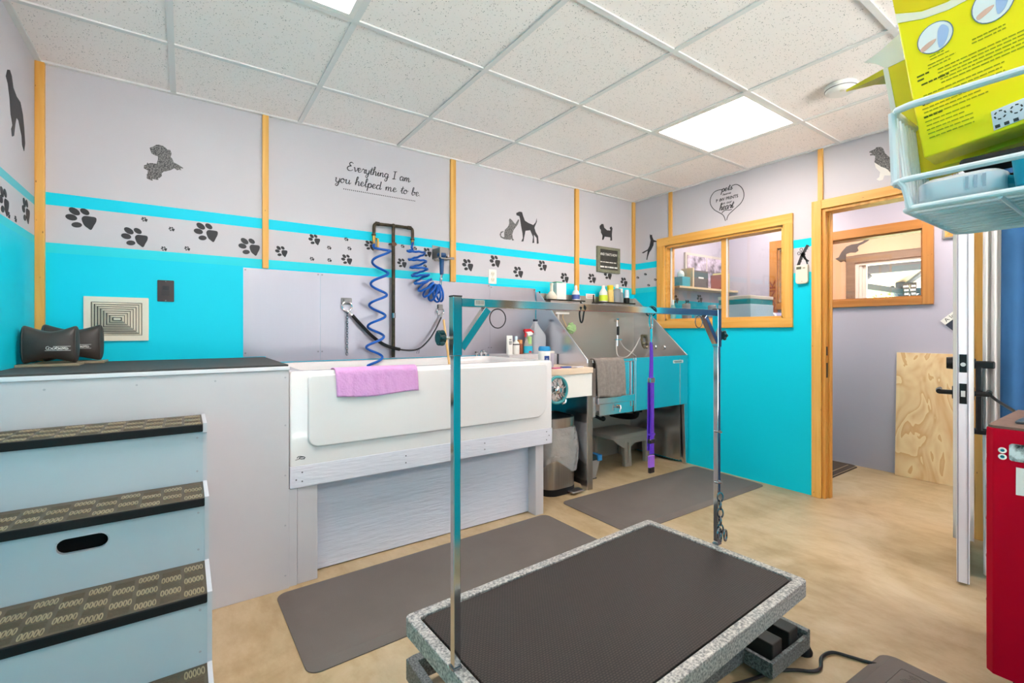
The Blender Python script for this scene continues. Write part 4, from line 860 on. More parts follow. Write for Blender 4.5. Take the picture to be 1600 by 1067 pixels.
bottle('bottle', 'short orange and brown bottle between white bottle and spray bottle', 'bottle', 2.09, 2.885, LZ, [(.022, 0), (.024, .005), (.024, .07), (.018, .08)], mat('brown_plastic', '#8d4a2f', .4), [(.02, .08), (.02, .105), (.017, .108)], mat('orange_plastic', '#e0975c', .4))
t = thing('spray_bottle', 'clear spray bottle with red and white trigger and blue label on the ledge', 'spray bottle', (2.15, 2.86, LZ))
MB().lathe([(.0005, LZ), (.037, LZ), (.039, LZ+.006), (.039, LZ+.065), (.031, LZ+.095), (.015, LZ+.118), (.014, LZ+.138), (.0005, LZ+.138)], (2.15, 2.86, 0), 20, 0, 1, .65).build('body', mat('cloudy_plastic', '#d9cfc4', .2, trans=.35), t)
MB().lathe([(.0394, LZ+.008), (.0400, LZ+.008), (.0400, LZ+.06), (.0394, LZ+.06)], (2.15, 2.86, 0), 20, 0, 1, .66).build('label', mat('aqua_label', '#2bb3cf', .4), t)
q = MB().prism(ell(2.15, LZ+.016, .014, .008), lambda a, b, d: (a, 2.8335-d, b), 0, .0015); q.build('label_spot', mat('red_print', '#d14a52', .4), t, smooth=0)
MB().lathe([(.0165, LZ+.075), (.0165, LZ+.13), (.014, LZ+.133)], (2.152, 2.845, 0), 12).build('neck_tag', mat('lime_tag', '#b5d98a', .5), t)
q = MB().prism([(2.115, LZ+.17), (2.17, LZ+.176), (2.19, LZ+.158), (2.186, LZ+.145), (2.14, LZ+.138), (2.138, LZ+.155)], lambda a, b, d: (a, 2.86+d, b), -.011, .011); q.build('trigger_head', m_white, t, smooth=0, bevel=.003)
m_red = mat('red_plastic', '#c92832', .35)
q = MB().prism([(2.108, LZ+.176), (2.115, LZ+.19), (2.16, LZ+.192), (2.196, LZ+.172), (2.196, LZ+.158), (2.17, LZ+.172), (2.115, LZ+.168)], lambda a, b, d: (a, 2.86+d, b), -.0125, .0125).prism([(2.112, LZ+.168), (2.124, LZ+.168), (2.132, LZ+.148), (2.125, LZ+.128), (2.116, LZ+.128), (2.120, LZ+.148)], lambda a, b, d: (a, 2.86+d, b), -.006, .006); q.build('trigger', m_red, t, smooth=0, bevel=.002)
t = thing('box', 'narrow dark blue box behind the spray bottle on the ledge', 'box', (2.185, 2.9, LZ)); MB().box(2.178, 2.895, LZ, 2.193, 2.94, LZ+.098).build('carton', mat('blue_card', '#2f5d96', .5), t, smooth=0, bevel=.001)
t = thing('jug', 'translucent white plastic gallon jug with a dark cap against the side panel', 'jug', (2.255, 2.92, LZ))
R = []
for z, s, ch in ((0,.066,.02),(.004,.07,.022),(.12,.07,.022),(.145,.066,.024),(.20,.034,.018),(.235,.016,.008),(.25,.016,.008)):
    s = min(s, .068); R.append([(2.262+(a*.98), 2.915+b*.95, LZ+z) for a, b in rrect(-s, -s, s, s, ch, 4)])
MB().rings(R).build('body', mat('milky_plastic', '#dcdde4', .3, trans=.45), t, smooth=40)
MB().cyl((2.262, 2.915, LZ+.25), (2.262, 2.915, LZ+.266), .019, n=16).build('cap', mat('dark_blue_cap', '#1f2e44', .4), t)
MB().tube(smoothpts([(2.216, 2.86, LZ+.145), (2.21, 2.855, LZ+.18), (2.235, 2.88, LZ+.215), (2.25, 2.9, LZ+.225)], 4), .009, 8).build('handle', MATS['milky_plastic'], t)
bottle('wipes_canister', 'white wipes canister with bright blue ribbed lid at the counter front', 'canister', 1.962, 2.43, .882, [(.038, 0), (.040, .005), (.040, .118), (.036, .125)], m_white, [(.041, .122), (.041, .140), (.034, .152)], mat('bright_blue_lid', '#2495cf', .4))
t = bpy.data.objects['wipes_canister']
q = MB(); q.add([(1.962+.0406*math.sin(a), 2.43-.0406*math.cos(a), .882+z) for z in (.018, .09) for a in [(-.68+.9*k/8) for k in range(9)]], [(k, k+1, 9+k+1, 9+k) for k in range(8)]); q.build('label', mat('navy_label', '#27458c', .4), t, fix=False)
q = MB()
for zz in (.03, .04): q.add([(1.962+.0409*math.sin(a), 2.43-.0409*math.cos(a), .882+z) for z in (zz, zz+.006) for a in [(-.47+.45*k/8) for k in range(9)]], [(k, k+1, 9+k+1, 9+k) for k in range(8)])
q.tube([(1.962+.041*math.sin(-.25+.16*math.cos(a*.52)), 2.43-.041*math.cos(-.25+.16*math.cos(a*.52)), .946+.008*math.sin(a*.52)) for a in range(12)], .0012, 5, closed=True)
q.build('print', m_white, t, fix=False)
bottle('jar', 'translucent lidded tub behind the wipes canister on the counter', 'jar', 2.09, 2.55, .882, [(.04, 0), (.045, .07), (.046, .1)], mat('frosted_plastic', '#cfc9da', .3, trans=.4), [(.047, .1), (.047, .11), (.045, .113)], m_white)
for (x, y, r, c, lb) in ((2.05, 2.41, .3, '#d86a9a', 'small pink wrapped packet lying on the counter'), (2.16, 2.44, -.2, '#3a57b0', 'small blue wrapped packet lying on the counter'), (2.24, 2.40, .1, '#efe9ee', 'small white wrapped packet at the right end of the counter')):
    M = Matrix.Translation((x, y, .883)) @ Matrix.Rotation(r, 4, 'Z')
    tag(MB().box(-.035, -.02, 0, .035, .02, .007, 0, M).build('packet', mat('packet_'+c[1:], c, .4), smooth=0, bevel=.002), lb, 'packet', 'packets on the counter')
# chrome round dryer head hanging under the counter
t = thing('dryer', 'round chrome blower fan with teal rim hung at the counter front', 'dryer', (1.965, 2.33, .75))
fc = Vector((1.982, 2.32, .752))
q = MB(); q.tube([fc+Vector((.082*math.cos(a*math.pi/16), 0, .085*math.sin(a*math.pi/16))) for a in range(32)], .009, 8, closed=True); q.build('rim', mat('teal_rim', '#3f9aa0', .35), t)
q = MB()
for k in range(8):
    a = k*math.pi/4; q.tube([fc+Vector((.02*math.cos(a), -.01, .02*math.sin(a))), fc+Vector((.055*math.cos(a+.3), -.014, .055*math.sin(a+.3))), fc+Vector((.088*math.cos(a+.5), 0, .08*math.sin(a+.5)))], .004, 6)
q.sphere(fc+Vector((0, -.008, 0)), .028, .014, .028); q.build('grille', m_chrome, t)
MB().lathe([(.0005, 0), (.074, 0), (.08, .02), (.0005, .021)], (fc.x, fc.y+.03, fc.z), 24, M=Matrix.Rotation(math.pi/2, 4, 'X')).build('housing', m_steel2, t)
MB().tube(smoothpts([(2.03, 2.325, .72), (2.055, 2.325, .69), (2.05, 2.325, .665), (2.03, 2.325, .66)], 4), .009, 8).build('handle', m_chrome, t)
# ================================================================ steel step bin with its bag
t = thing('trash_can', 'brushed steel bin with a clear bag liner under the counter', 'trash can', (2.155, 2.58, 0))
def dshape(s, y0=2.452, dep=.27, x0=2.012, x1=2.300):
    cx, cy = (x0+x1)/2, y0+dep/2; P = rrect(x0, y0, x1, y0+dep, (.09, .04, .04, .09), 7)
    return [(cx+(a-cx)*s, cy+(b-cy)*s) for a, b in P]
MB().rings([[(a, b, 0) for a, b in dshape(1.0)], [(a, b, .045) for a, b in dshape(1.0)]]).build('base', m_blackrub, t, smooth=40)
m_brush = mat('brushed_steel', '#b9b2aa', .3, 1, var=(4, '#9b948d', .3), scale=(22, 22, .3))
MB().rings([[(a, b, .045) for a, b in dshape(.985)], [(a, b, .46) for a, b in dshape(.985)]]).build('body', m_brush, t, smooth=40)
MB().rings([[(a, b, .462) for a, b in dshape(1.0)], [(a, b, .53) for a, b in dshape(1.0)]], 0, (False, False)).build('collar', m_brush, t, smooth=40)
MB().rings([[(a, b, .525) for a, b in dshape(.99)], [(a, b, .535) for a, b in dshape(.97)], [(a, b, .535) for a, b in dshape(.90)], [(a, b, .52) for a, b in dshape(.88)]]).build('lid', m_dark, t, smooth=40)
MB().box(2.19, 2.40, .012, 2.30, 2.47, .022).build('pedal', m_steel, t, smooth=0, bevel=.003)
rnd = random.Random(5); R = []
for j in range(12):
    k = j/11; z = .465-.27*k; ring = []
    P = dshape(1.03+.05*math.sin(k*2.6))
    for i, (a, b) in enumerate(P):
        w = .012*k*math.sin(i*1.9+j*.7)+.006*math.sin(i*3.1+j*1.7); cx, cy = 2.156, 2.587; d = math.hypot(a-cx, b-cy)
        bulge = .03*math.exp(-((a-2.30)/.05)**2)*math.sin(k*3.0)
        ring.append((a+(a-cx)/d*w+bulge, b+(b-cy)/d*w, z-(.05*k*math.sin(i*.33+1) if j > 8 else 0)))
    R.append(ring)
def film():
    m = bpy.data.materials.new('clear_film'); m.use_nodes = True; nt = m.node_tree
    for n_ in list(nt.nodes): nt.nodes.remove(n_)
    o = nd(nt, 'ShaderNodeOutputMaterial'); a = nd(nt, 'ShaderNodeBsdfTransparent'); b = nd(nt, 'ShaderNodeBsdfPrincipled'); b.inputs['Roughness'].default_value = .1; b.inputs['Base Color'].default_value = (.9, .9, .92, 1)
    mx = nd(nt, 'ShaderNodeMixShader'); mx.inputs[0].default_value = .32
    nz = nd(nt, 'ShaderNodeTexNoise'); nz.inputs['Scale'].default_value = 14; bq = nd(nt, 'ShaderNodeBump'); bq.inputs['Strength'].default_value = .5; bq.inputs['Distance'].default_value = .02; nt.links.new(nz.outputs['Fac'], bq.inputs['Height']); nt.links.new(bq.outputs[0], b.inputs['Normal'])
    nt.links.new(a.outputs[0], mx.inputs[1]); nt.links.new(b.outputs[0], mx.inputs[2]); nt.links.new(mx.outputs[0], o.inputs[0]); return m
m_film = film()
tag(MB().rings(R, 0, (False, False)).build('bin_bag', m_film, smooth=180, sub=1), 'clear crinkled plastic bag folded over the steel bin', 'bag')
# ================================================================ steel dog bath
BX0, BX1, BY, BZ = 2.346, 3.532, 2.42, .928
t = thing('dog_bath', 'stainless steel dog bath with slanted sides and a front gate in the corner', 'dog bath', ((BX0+BX1)/2, 2.72, 0))
side = [(3.012, 0), (3.012, 1.450), (2.988, 1.450), (BY+.004, BZ+.002), (BY+.004, 0), (BY+.05, 0), (BY+.07, .03), (2.96, .03), (2.98, 0)]
for x0, x1 in ((BX0, BX0+.006), (BX1-.006, BX1)):
    MB().prism(side, lambda a, b, d: (d, a, b), x0, x1).build('side_panel', m_steel2, t, smooth=0)
for x in (BX0+.003, BX1-.003): MB().tube([(x, 3.01, 1.449), (x, 2.988, 1.449), (x, BY+.004, BZ+.002), (x, BY+.004, BZ-.02)], .006, 8).build('rolled_edge', mat('bright_edge_steel', '#e2e2e6', .25, 1), t, smooth=30)
MB().box(BX0+.006, 3.004, .0, BX1-.006, 3.010, 1.446).build('back_panel', mat('warm_steel', '#bdb3aa', .48, .7, bump=(50, .04), scale=(1, 1, .05)), t, smooth=0)
MB().box(BX0+.006, BY+.02, .545, BX1-.006, 3.004, .552).build('basin_floor', m_steel2, t, smooth=0)
MB().box(2.86, BY, .515, BX1-.002, BY+.012, BZ).build('front_panel', m_steel2, t, smooth=0, bevel=.004)
MB().box(2.86, BY-.006, .905, BX1, BY+.02, BZ+.004).box(3.42, BY-.003, .515, 3.426, BY+.001, .905).build('front_rim', m_steel2, t, smooth=0, bevel=.004)
MB().box(BX0+.006, BY, 0, 2.40, BY+.03, .928).build('leg', mat('leg_steel', '#a9a29b', .38, 1), t, smooth=0, bevel=.003)
MB().prism([(3.478, .515), (BX1, .515), (BX1, 0), (3.50, 0)], lambda a, b, d: (a, BY+d, b), 0, .03).build('leg', m_steel2, t, smooth=0, bevel=.003)
MB().box(3.47, BY+.035, .03, 3.476, 3.0, .545).build('lower_panel', m_steel2, t, smooth=0)
MB().box(2.402, BY+.002, .905, 2.86, BY+.022, BZ).build('gate_top_rail', m_steel2, t, smooth=0, bevel=.003)
g = MB().box(2.44, BY+.006, .61, 2.80, BY+.014, .902).build('gate', m_steel2, t, smooth=0, bevel=.002)
MB().box(2.805, BY-.004, .56, 2.828, BY+.016, .905).box(2.84, BY-.002, .515, 2.86, BY+.02, .928).build('gate_channel', m_steel2, t, smooth=0, bevel=.002)
MB().box(2.829, BY+.008, .6, 2.839, BY+.018, .905).build('gate_gap_shade', mat('shadow_steel', '#4c433e', .5, .5), t, smooth=0)  # dark strip with the slot's shade put into its colour
MB().box(2.44, BY-.016, .602, 2.83, BY+.006, .652).build('gate_rail', m_steel2, t, smooth=0, bevel=.005)
MB().box(2.47, BY+.002, .515, 2.83, BY+.010, .602).build('lower_apron', m_steel2, t, smooth=0, bevel=.002)
MB().box(2.402, BY+.002, .515, 2.43, BY+.03, .66).build('gate_stop', mat('bright_edge_steel', '#e2e2e6'), t, smooth=0, bevel=.002)
q = MB().cyl((2.655, BY+.002, .565), (2.655, BY-.03, .565), .006, n=10).tube([(2.655, BY-.03, .585), (2.655, BY-.034, .565), (2.648, BY-.03, .535)], .005, 8).cyl((2.64, BY+.001, .58), (2.672, BY-.004, .575), .008, n=8); q.build('latch', m_chrome, t)
MB().prism(rrect(3.33, .868, 3.46, .893, .006), lambda a, b, d: (a, BY-d, b), 0, .003).build('name_plate', m_white, t, smooth=0)
q = MB()
x = 3.338
for w_ in (.012, .008, .014, .01, .006, .012, .014, .008, .01): q.box(x, BY-.0042, .877, x+w_-.003, BY-.0028, .888); x += w_+.0015
q.box(3.345, BY-.0042, .871, 3.445, BY-.0028, .874); q.build('plate_print', mat('plate_ink', '#40707a', .5), t, smooth=0)
MB().cyl((2.38, BY+.001, .50), (2.38, BY-.004, .50), .004, n=8).build('rivet', m_chrome, t)
for y in (2.763, 2.665): MB().sphere((BX1-.009, y, .988), .006, .022, .022).build('round_plug', m_chrome, t)
q = MB().cyl((3.2, 2.7, .545), (3.2, 2.7, .44), .05, n=16).tube(smoothpts([(3.2, 2.7, .45), (3.2, 2.72, .40), (3.2, 2.85, .38), (3.2, 2.99, .38)], 4), .028, 10).sphere((3.02, 2.7, .50), .06); q.build('drain_pipe', m_blackrub, t)
q = MB().tube(smoothpts([(2.47, 2.62, .50), (2.55, 2.6, .49), (2.62, 2.6, .47), (2.66, 2.59, .45), (2.69, 2.59, .455)], 4), .012, 8).sphere((2.68, 2.59, .45), .02); q.build('hose_end', m_blackrub, t)
# taps and sprayer hose inside
q = MB().cyl((3.26, 3.004, 1.235), (3.26, 2.97, 1.235), .014, n=12).cyl((3.26, 2.975, 1.25), (3.26, 2.972, 1.0), .007, n=10).box(3.225, 2.965, 1.055, 3.315, 2.98, 1.063).cyl((3.245, 2.972, 1.245), (3.275, 2.972, 1.245), .008, n=8); q.build('spray_bar', m_chrome, t)
MB().cyl((3.262, 2.965, 1.10), (3.262, 2.965, 1.18), .012, n=10).build('spray_grip', m_dark, t)
MB().tube(smoothpts([(3.25, 2.972, 1.06), (3.235, 2.96, .98), (3.24, 2.94, .91), (3.33, 2.92, .90), (3.43, 2.92, .97), (3.49, 2.91, 1.06), (3.515, 2.90, 1.10)], 6), .005, 8).tube(smoothpts([(3.29, 2.972, 1.058), (3.33, 2.955, .99), (3.42, 2.93, .93), (3.46, 2.92, .90)], 6), .004, 8).build('spray_hose', mat('white_hose', '#dcd8d6', .3), t)
q = MB().cyl((3.524, 2.886, 1.09), (3.50, 2.886, 1.09), .016, n=12).tube([(3.50, 2.886, 1.10), (3.49, 2.88, 1.05), (3.496, 2.87, 1.0), (3.515, 2.865, .98)], .012, 8).sphere((3.50, 2.87, 1.02), .018); q.build('tap', mat('aged_brass', '#8b7f68', .3, 1), t)
# shelves on the back panel
shelf_m = mat('smoked_shelf', '#2a2422', .25)
for (x0, x1, lb) in ((2.352, 2.775, 'dark shelf at the left of the steel dog bath back panel'), (2.965, 3.41, 'dark shelf at the right of the steel dog bath back panel')):
    t = thing('wall_shelf', lb, 'shelf', ((x0+x1)/2, 2.94, 1.37), 'dark shelves over the dog bath')
    MB().box(x0, 2.885, 1.384, x1, 3.002, 1.394).build('shelf_board', shelf_m, t, smooth=0, bevel=.002)
    MB().box(x0+.05, 2.895, 1.358, x1-.02, 3.002, 1.384).build('support_rail', m_steel, t, smooth=0)
    MB().box(x0+.01, 2.99, 1.394, x0+.018, 2.998, 1.46).build('side_pin', shelf_m, t, smooth=0)
SZ = 1.394
bottle('bottle', 'cream round flask bottle at the left end of the dog bath shelves', 'bottle', 2.452, 2.945, SZ, [(.036, 0), (.044, .012), (.044, .028), (.03, .05), (.014, .068), (.012, .115), (.014, .118), (.014, .135)], mat('cream_plastic', '#e3d6c4', .35))
t = thing('box', 'white box with green flap on the left dog bath shelf', 'box', (2.575, 2.96, SZ)); MB().box(2.51, 2.945, SZ, 2.612, 2.995, SZ+.142).build('carton', m_white, t, smooth=0, bevel=.002); MB().box(2.505, 2.94, SZ+.142, 2.565, 2.998, SZ+.15).build('flap', mat('green_card', '#4db58e', .5), t, smooth=0)
bottle('bottle', 'white bottle with blue label on the left dog bath shelf', 'bottle', 2.715, 2.94, SZ, [(.03, 0), (.033, .006), (.033, .06), (.024, .08), (.012, .092), (.012, .1)], m_white, [(.013, .1), (.013, .118), (.009, .13)], m_white, (.0332, .012, .05), mat('violet_label', '#4a5ca8', .4))
t = thing('small_box', 'small white card box right of the blue labelled bottle', 'box', (2.775, 2.96, SZ)); MB().box(2.752, 2.945, SZ, 2.7745, 2.97, SZ+.035).build('carton', m_white, t, smooth=0, bevel=.001)
bottle('bottle', 'white bottle with lime yellow label on the right dog bath shelf', 'bottle', 3.04, 2.935, SZ, [(.036, 0), (.038, .006), (.036, .085), (.018, .115), (.013, .125)], m_white, [(.015, .125), (.014, .148)], m_white, (.0385, .01, .06), mat('lime_label', '#d3e23a', .4))
bottle('bottle', 'yellow bottle with a bright yellow cap on the right dog bath shelf', 'bottle', 3.128, 2.935, SZ, [(.03, 0), (.032, .005), (.03, .1), (.027, .11)], mat('soft_yellow', '#e6c77a', .4), [(.028, .11), (.028, .15), (.025, .153)], mat('yellow_cap', '#f0cf28', .4))
bottle('bottle', 'tall clear bottle with white cap on the right dog bath shelf', 'bottle', 3.225, 2.945, SZ, [(.036, 0), (.038, .006), (.038, .09), (.034, .11), (.036, .118), (.016, .132)], mat('clear_grey', '#c9c7cc', .15, trans=.5), [(.017, .132), (.017, .165), (.015, .168)], m_white)
bottle('bottle', 'slim white capped bottle beside the tall clear one', 'bottle', 3.305, 2.965, SZ, [(.02, 0), (.021, .005), (.02, .09), (.012, .10)], MATS['clear_grey'], [(.014, .1), (.014, .135)], m_white)
bottle('bottle', 'small white and black bottle at the right end of the shelf', 'bottle', 3.357, 2.945, SZ, [(.024, 0), (.026, .005), (.026, .045), (.024, .05)], m_dark, [(.022, .05), (.022, .1), (.018, .125)], MATS['pale_cap'])
tag(MB().box(2.895, 3.0015, 1.424, 3.004, 3.0035, 1.467).build('label_card', m_white, smooth=0), 'small white label card stuck between the two dark shelves', 'label')
q = MB()
for z in (1.453, 1.44, 1.432): q.box(2.905, 3.0008, z, 2.99, 3.0015, z+.004)
o = q.build('print', mat('faint_red_ink', '#c98d88', .6), bpy.data.objects['label_card'], smooth=0)
# squeegee and loofah hung on the left side of the back panel
t = thing('squeegee', 'white T shaped squeegee hanging on the dog bath back panel', 'squeegee', (2.60, 2.99, 1.15))
MB().box(2.525, 2.975, 1.278, 2.675, 2.996, 1.296).build('blade', m_white, t, smooth=0, bevel=.003)
MB().cyl((2.563, 2.99, 1.284), (2.563, 2.99, 1.15), .0085, n=10).build('handle', m_white, t)
t = thing('loofah', 'pale green mesh bath puff hanging beside the white squeegee', 'loofah', (2.635, 2.95, 1.10))
rnd = random.Random(9); q = MB()
for k in range(34):
    a, b = rnd.uniform(0, 6.28), rnd.uniform(-1, 1); c = Vector((2.668, 2.945, 1.158)); ax = Vector((math.cos(a)*math.sqrt(1-b*b), math.sin(a)*math.sqrt(1-b*b)*.8, b)); p = c+ax*rnd.uniform(.014, .042); e = ax.orthogonal().normalized(); f = ax.cross(e); r = rnd.uniform(.014, .022)
    P = [p+e*(r*math.cos(i*math.pi/6))+f*(r*math.sin(i*math.pi/6))+ax*(.006*math.sin(i*2.1+k)) for i in range(12)]
    q.tube(P, .0055, 5, closed=True)
q.build('mesh_puff', mat('pale_green_mesh', '#b4d59a', .7), t, smooth=60)
MB().tube(smoothpts([(2.615, 2.985, 1.28), (2.60, 2.975, 1.25), (2.62, 2.965, 1.20), (2.63, 2.96, 1.175)], 4), .004, 6).build('cord', mat('beige_cord', '#d6b98e', .7), t)
# step stool and little bin under the bath
t = thing('step_stool', 'taupe plastic step stool standing under the steel dog bath', 'stool', (3.1, 2.83, 0))
m_taupe_p = mat('taupe_plastic', '#9c938a', .5)
zt = .272
MB().rings([[(a, b, zt-.03) for a, b in rrect(2.87, 2.66, 3.36, 3.0, .04)], [(a, b, zt-.004) for a, b in rrect(2.88, 2.67, 3.35, 2.99, .04)], [(a, b, zt) for a, b in rrect(2.886, 2.676, 3.344, 2.984, .04)]]).build('seat', m_taupe_p, t, smooth=40)
MB().prism([(2.875, zt-.03), (3.355, zt-.03), (3.345, .15), (3.27, .185), (3.15, .185), (3.10, .16), (3.0, .16), (2.93, .2)], lambda a, b, d: (a, 2.665+d, b), 0, .012).build('front_skirt', m_taupe_p, t, smooth=0, bevel=.004)
for (x, y) in ((3.03, 2.665), (3.30, 2.67), (2.90, 2.93), (3.30, 2.95)):
    MB().rings([[(a, b, 0) for a, b in rrect(x-.012, y-.006, x+.072, y+.04, .012)], [(a, b, zt-.03) for a, b in rrect(x-.018, y, x+.06, y+.045, .012)]]).box(x+.02, y-.009, .03, x+.03, y, .2).build('leg', m_taupe_p, t, smooth=40)
t = thing('storage_bin', 'small clear plastic bin with dark and blue lid beside the bath leg', 'bin', (2.55, 2.62, 0))
MB().rings([[(a, b, .008) for a, b in rrect(2.478, 2.58, 2.60, 2.70, .015)], [(a, b, .15) for a, b in rrect(2.462, 2.565, 2.632, 2.715, .015)]]).build('tub', mat('clear_bin', '#c6c2c0', .15, trans=.5), t, smooth=30)
MB().rings([[(a, b, .15) for a, b in rrect(2.456, 2.56, 2.60, 2.72, .015)], [(a, b, .185) for a, b in rrect(2.465, 2.57, 2.59, 2.71, .015)]]).build('lid', m_dark, t, smooth=30)
MB().rings([[(a, b, .14) for a, b in rrect(2.592, 2.556, 2.642, 2.722, .01)], [(a, b, .182) for a, b in rrect(2.592, 2.556, 2.638, 2.722, .01)]]).build('lid_clip', mat('blue_clip', '#2f83c4', .4), t, smooth=30)
MB().box(2.478, 2.58, 0, 2.60, 2.70, .008).build('base', m_dark, t, smooth=0)
# ================================================================ grooming table
TA = math.radians(2.52); TC = (1.051, .949, 0)
m_hammer = mat('hammered_grey_enamel', '#6f7173', .42, .25, var=(150, '#c9c6c2', .12), bump=(150, .35))
m_hammerd = mat('hammered_dark_enamel', '#3f4446', .42, .25, var=(170, '#84898a', .13), bump=(150, .35))
def rib_mat():
    m = bpy.data.materials.new('ribbed_table_rubber'); m.use_nodes = True; nt = m.node_tree; b = nt.nodes['Principled BSDF']; b.inputs['Roughness'].default_value = .62
    tc = nd(nt, 'ShaderNodeTexCoord'); ck = nd(nt, 'ShaderNodeTexBrick'); ck.inputs['Scale'].default_value = 62; ck.offset = .5
    ck.inputs['Color1'].default_value = lin('#352b29'); ck.inputs['Color2'].default_value = lin('#3a302d'); ck.inputs['Mortar'].default_value = lin('#15120f'); ck.inputs['Mortar Size'].default_value = .07; ck.inputs['Brick Width'].default_value = .6; ck.inputs['Row Height'].default_value = .4
    nt.links.new(tc.outputs['Object'], ck.inputs['Vector']); nt.links.new(ck.outputs['Color'], b.inputs['Base Color'])
    bp = nd(nt, 'ShaderNodeBump'); bp.inputs['Strength'].default_value = .5; bp.inputs['Distance'].default_value = .002; bp.invert = True
    nt.links.new(ck.outputs['Fac'], bp.inputs['Height']); nt.links.new(bp.outputs[0], b.inputs['Normal']); return m
t = thing('grooming_table', 'low grooming table with ribbed black rubber top in a speckled grey frame', 'table', TC, rotz=TA)
HX_, HY_ = .545, .30
q = MB()
ot, it_ = rrect(-HX_, -HY_, HX_, HY_, .018, 5), rrect(-HX_+.030, -HY_+.030, HX_-.030, HY_-.030, .012, 5)
q.rings([[(a, b, .300) for a, b in ot], [(a, b, .350) for a, b in ot], [(a, b, .350) for a, b in it_], [(a, b, .300) for a, b in it_]], 0, (False, False)); q.rings([[(a, b, .300) for a, b in ot], [(a, b, .300) for a, b in it_]], 0, (False, False))
q.build('frame', m_hammer, t, local=True, smooth=0, bevel=.003)
MB().rings([[(a, b, .338) for a, b in rrect(-HX_+.036, -HY_+.036, HX_-.036, HY_-.036, .02, 5)], [(a, b, .3475) for a, b in rrect(-HX_+.036, -HY_+.036, HX_-.036, HY_-.036, .02, 5)]]).build('rubber_top', rib_mat(), t, local=True, smooth=0, bevel=.002)
MB().box(-HX_+.029, -HY_+.029, .318, HX_-.029, HY_-.029, .337).build('deck', m_dark, t, local=True, smooth=0)
# base built in world coordinates, then brought into the table's own frame
Rinv = (Matrix.Translation(TC) @ Matrix.Rotation(TA, 4, 'Z')).inverted()
def loc(mb):
    mb.v = [tuple(Rinv @ Vector(v)) for v in mb.v]; return mb
bx0, bx1, by0, by1 = .57, 1.775, .735, 1.40
q = MB()
q.box(bx0, by0, .035, bx0+.025, by1, .10).box(bx0+.025, by1-.03, .035, bx1, by1, .10).box(bx1-.022, by0, .035, bx1, by1-.03, .10).box(bx0+.025, by0+.09, .04, 1.52, by0+.115, .095)
loc(q).build('base_frame', m_hammerd, t, local=True, smooth=0, bevel=.003)
q = MB(); q.box(1.515, by0, .035, bx1-.022, by0+.012, .085).box(1.515, by0+.012, .035, 1.527, by0+.19, .085).box(1.527, by0+.012, .035, bx1-.022, by0+.19, .045)
loc(q).build('pedal_tray', m_hammerd, t, local=True, smooth=0, bevel=.002)
for x in (1.545, 1.655):
    q = MB(); q.box(x, by0+.015, .06, x+.062, by0+.19, .125).box(x+.008, by0+.10, .125, x+.054, by0+.185, .133); loc(q).build('foot_pedal', mat('pedal_black', '#242322', .5), t, local=True, smooth=0, bevel=.007, seg=3)
for (x, y) in ((bx1+.002, by0+.03), (bx1+.002, by1-.03), (bx0-.002, by1-.03), (bx0+.012, by0+.03)):
    q = MB(); q.cyl((x+.01, y, .02), (x+.01, y, .05), .008, n=10); q.lathe([(.0005, .0), (.03, .0), (.031, .008), (.024, .022), (.012, .028), (.0005, .028)], (x+.01, y, 0), 20); loc(q).build('levelling_foot', m_blackrub, t, local=True)
for y in (.86, 1.14):
    for (xa, za, xb, zb) in ((.66, .09, 1.42, .305), (.70, .305, 1.46, .09)):
        yy = y+(.02 if za < zb else 0); q = MB(); d = Vector((xb-xa, 0, zb-za)); L = d.length; a = math.atan2(d.z, d.x)
        M = Matrix.Translation((xa, yy, za)) @ Matrix.Rotation(-a, 4, 'Y'); q.box(0, 0, -.02, L, .015, .02, 0, M); loc(q).build('scissor_arm', m_hammerd, t, local=True, smooth=0, bevel=.002)
q = MB().box(.70, .93, .10, .82, 1.09, .20).cyl((.82, 1.0, .15), (1.25, 1.0, .22), .022, n=12); loc(q).build('lift_motor', mat('motor_blue_black', '#20303c', .4), t, local=True, smooth=30, bevel=.006)
for (x, s) in ((-.53, 1), (.545, -1)):
    q = MB().box(x-.018 if s > 0 else x-.004, .012 if s > 0 else -.022, .27, x+.004 if s > 0 else x+.018, .052 if s > 0 else .018, .30).cyl((x-.02*s, .03, .285), (x-.055*s, .03, .285), .012, n=10); q.build('clamp_block', m_chain, t, local=True, smooth=30)
# ---- overhead arm
t = thing('grooming_gantry', 'polished steel overhead grooming arm on two posts clamped to the table', 'grooming arm', (1.06, .97, .35))
PLx, PLy, PRx, PRy = .515, .966, 1.604, .978
for (x, y) in ((PLx, PLy), (PRx, PRy)):
    MB().box(x-.009, y-.009, .352, x+.009, y+.009, 1.09).build('post', m_polish, t, smooth=0, bevel=.0015)
    MB().box(x-.0115, y-.0115, 1.075, x+.0115, y+.0115, 1.212).build('sleeve', m_polish, t, smooth=0, bevel=.0015)
    MB().box(x-.0115, y-.0115, 1.2122, x+.0115, y+.0115, 1.215).build('end_cap', m_dark, t, smooth=0)
ba = math.atan2(PRy-PLy, PRx-PLx); bl_ = math.hypot(PRx-PLx, PRy-PLy)
M = Matrix.Translation((PLx, PLy, 0)) @ Matrix.Rotation(ba, 4, 'Z')
MB().box(.0117, -.0105, 1.189, bl_-.0117, .0105, 1.2098, 0, M).build('crossbar', m_polish, t, smooth=0, bevel=.0012)
for (xa, xb) in ((.0115, .085), (bl_-.0115, bl_-.085)):
    a, b = Vector((xa, 0, 1.092)), Vector((xb, 0, 1.186)); d = (b-a); L = d.length; an = math.atan2(d.z, d.x)
    MM = M @ Matrix.Translation(a) @ Matrix.Rotation(-an, 4, 'Y'); MB().box(0, -.0095, -.0095, L, .0095, .0095, 0, MM).build('brace', m_polish, t, smooth=0, bevel=.001)
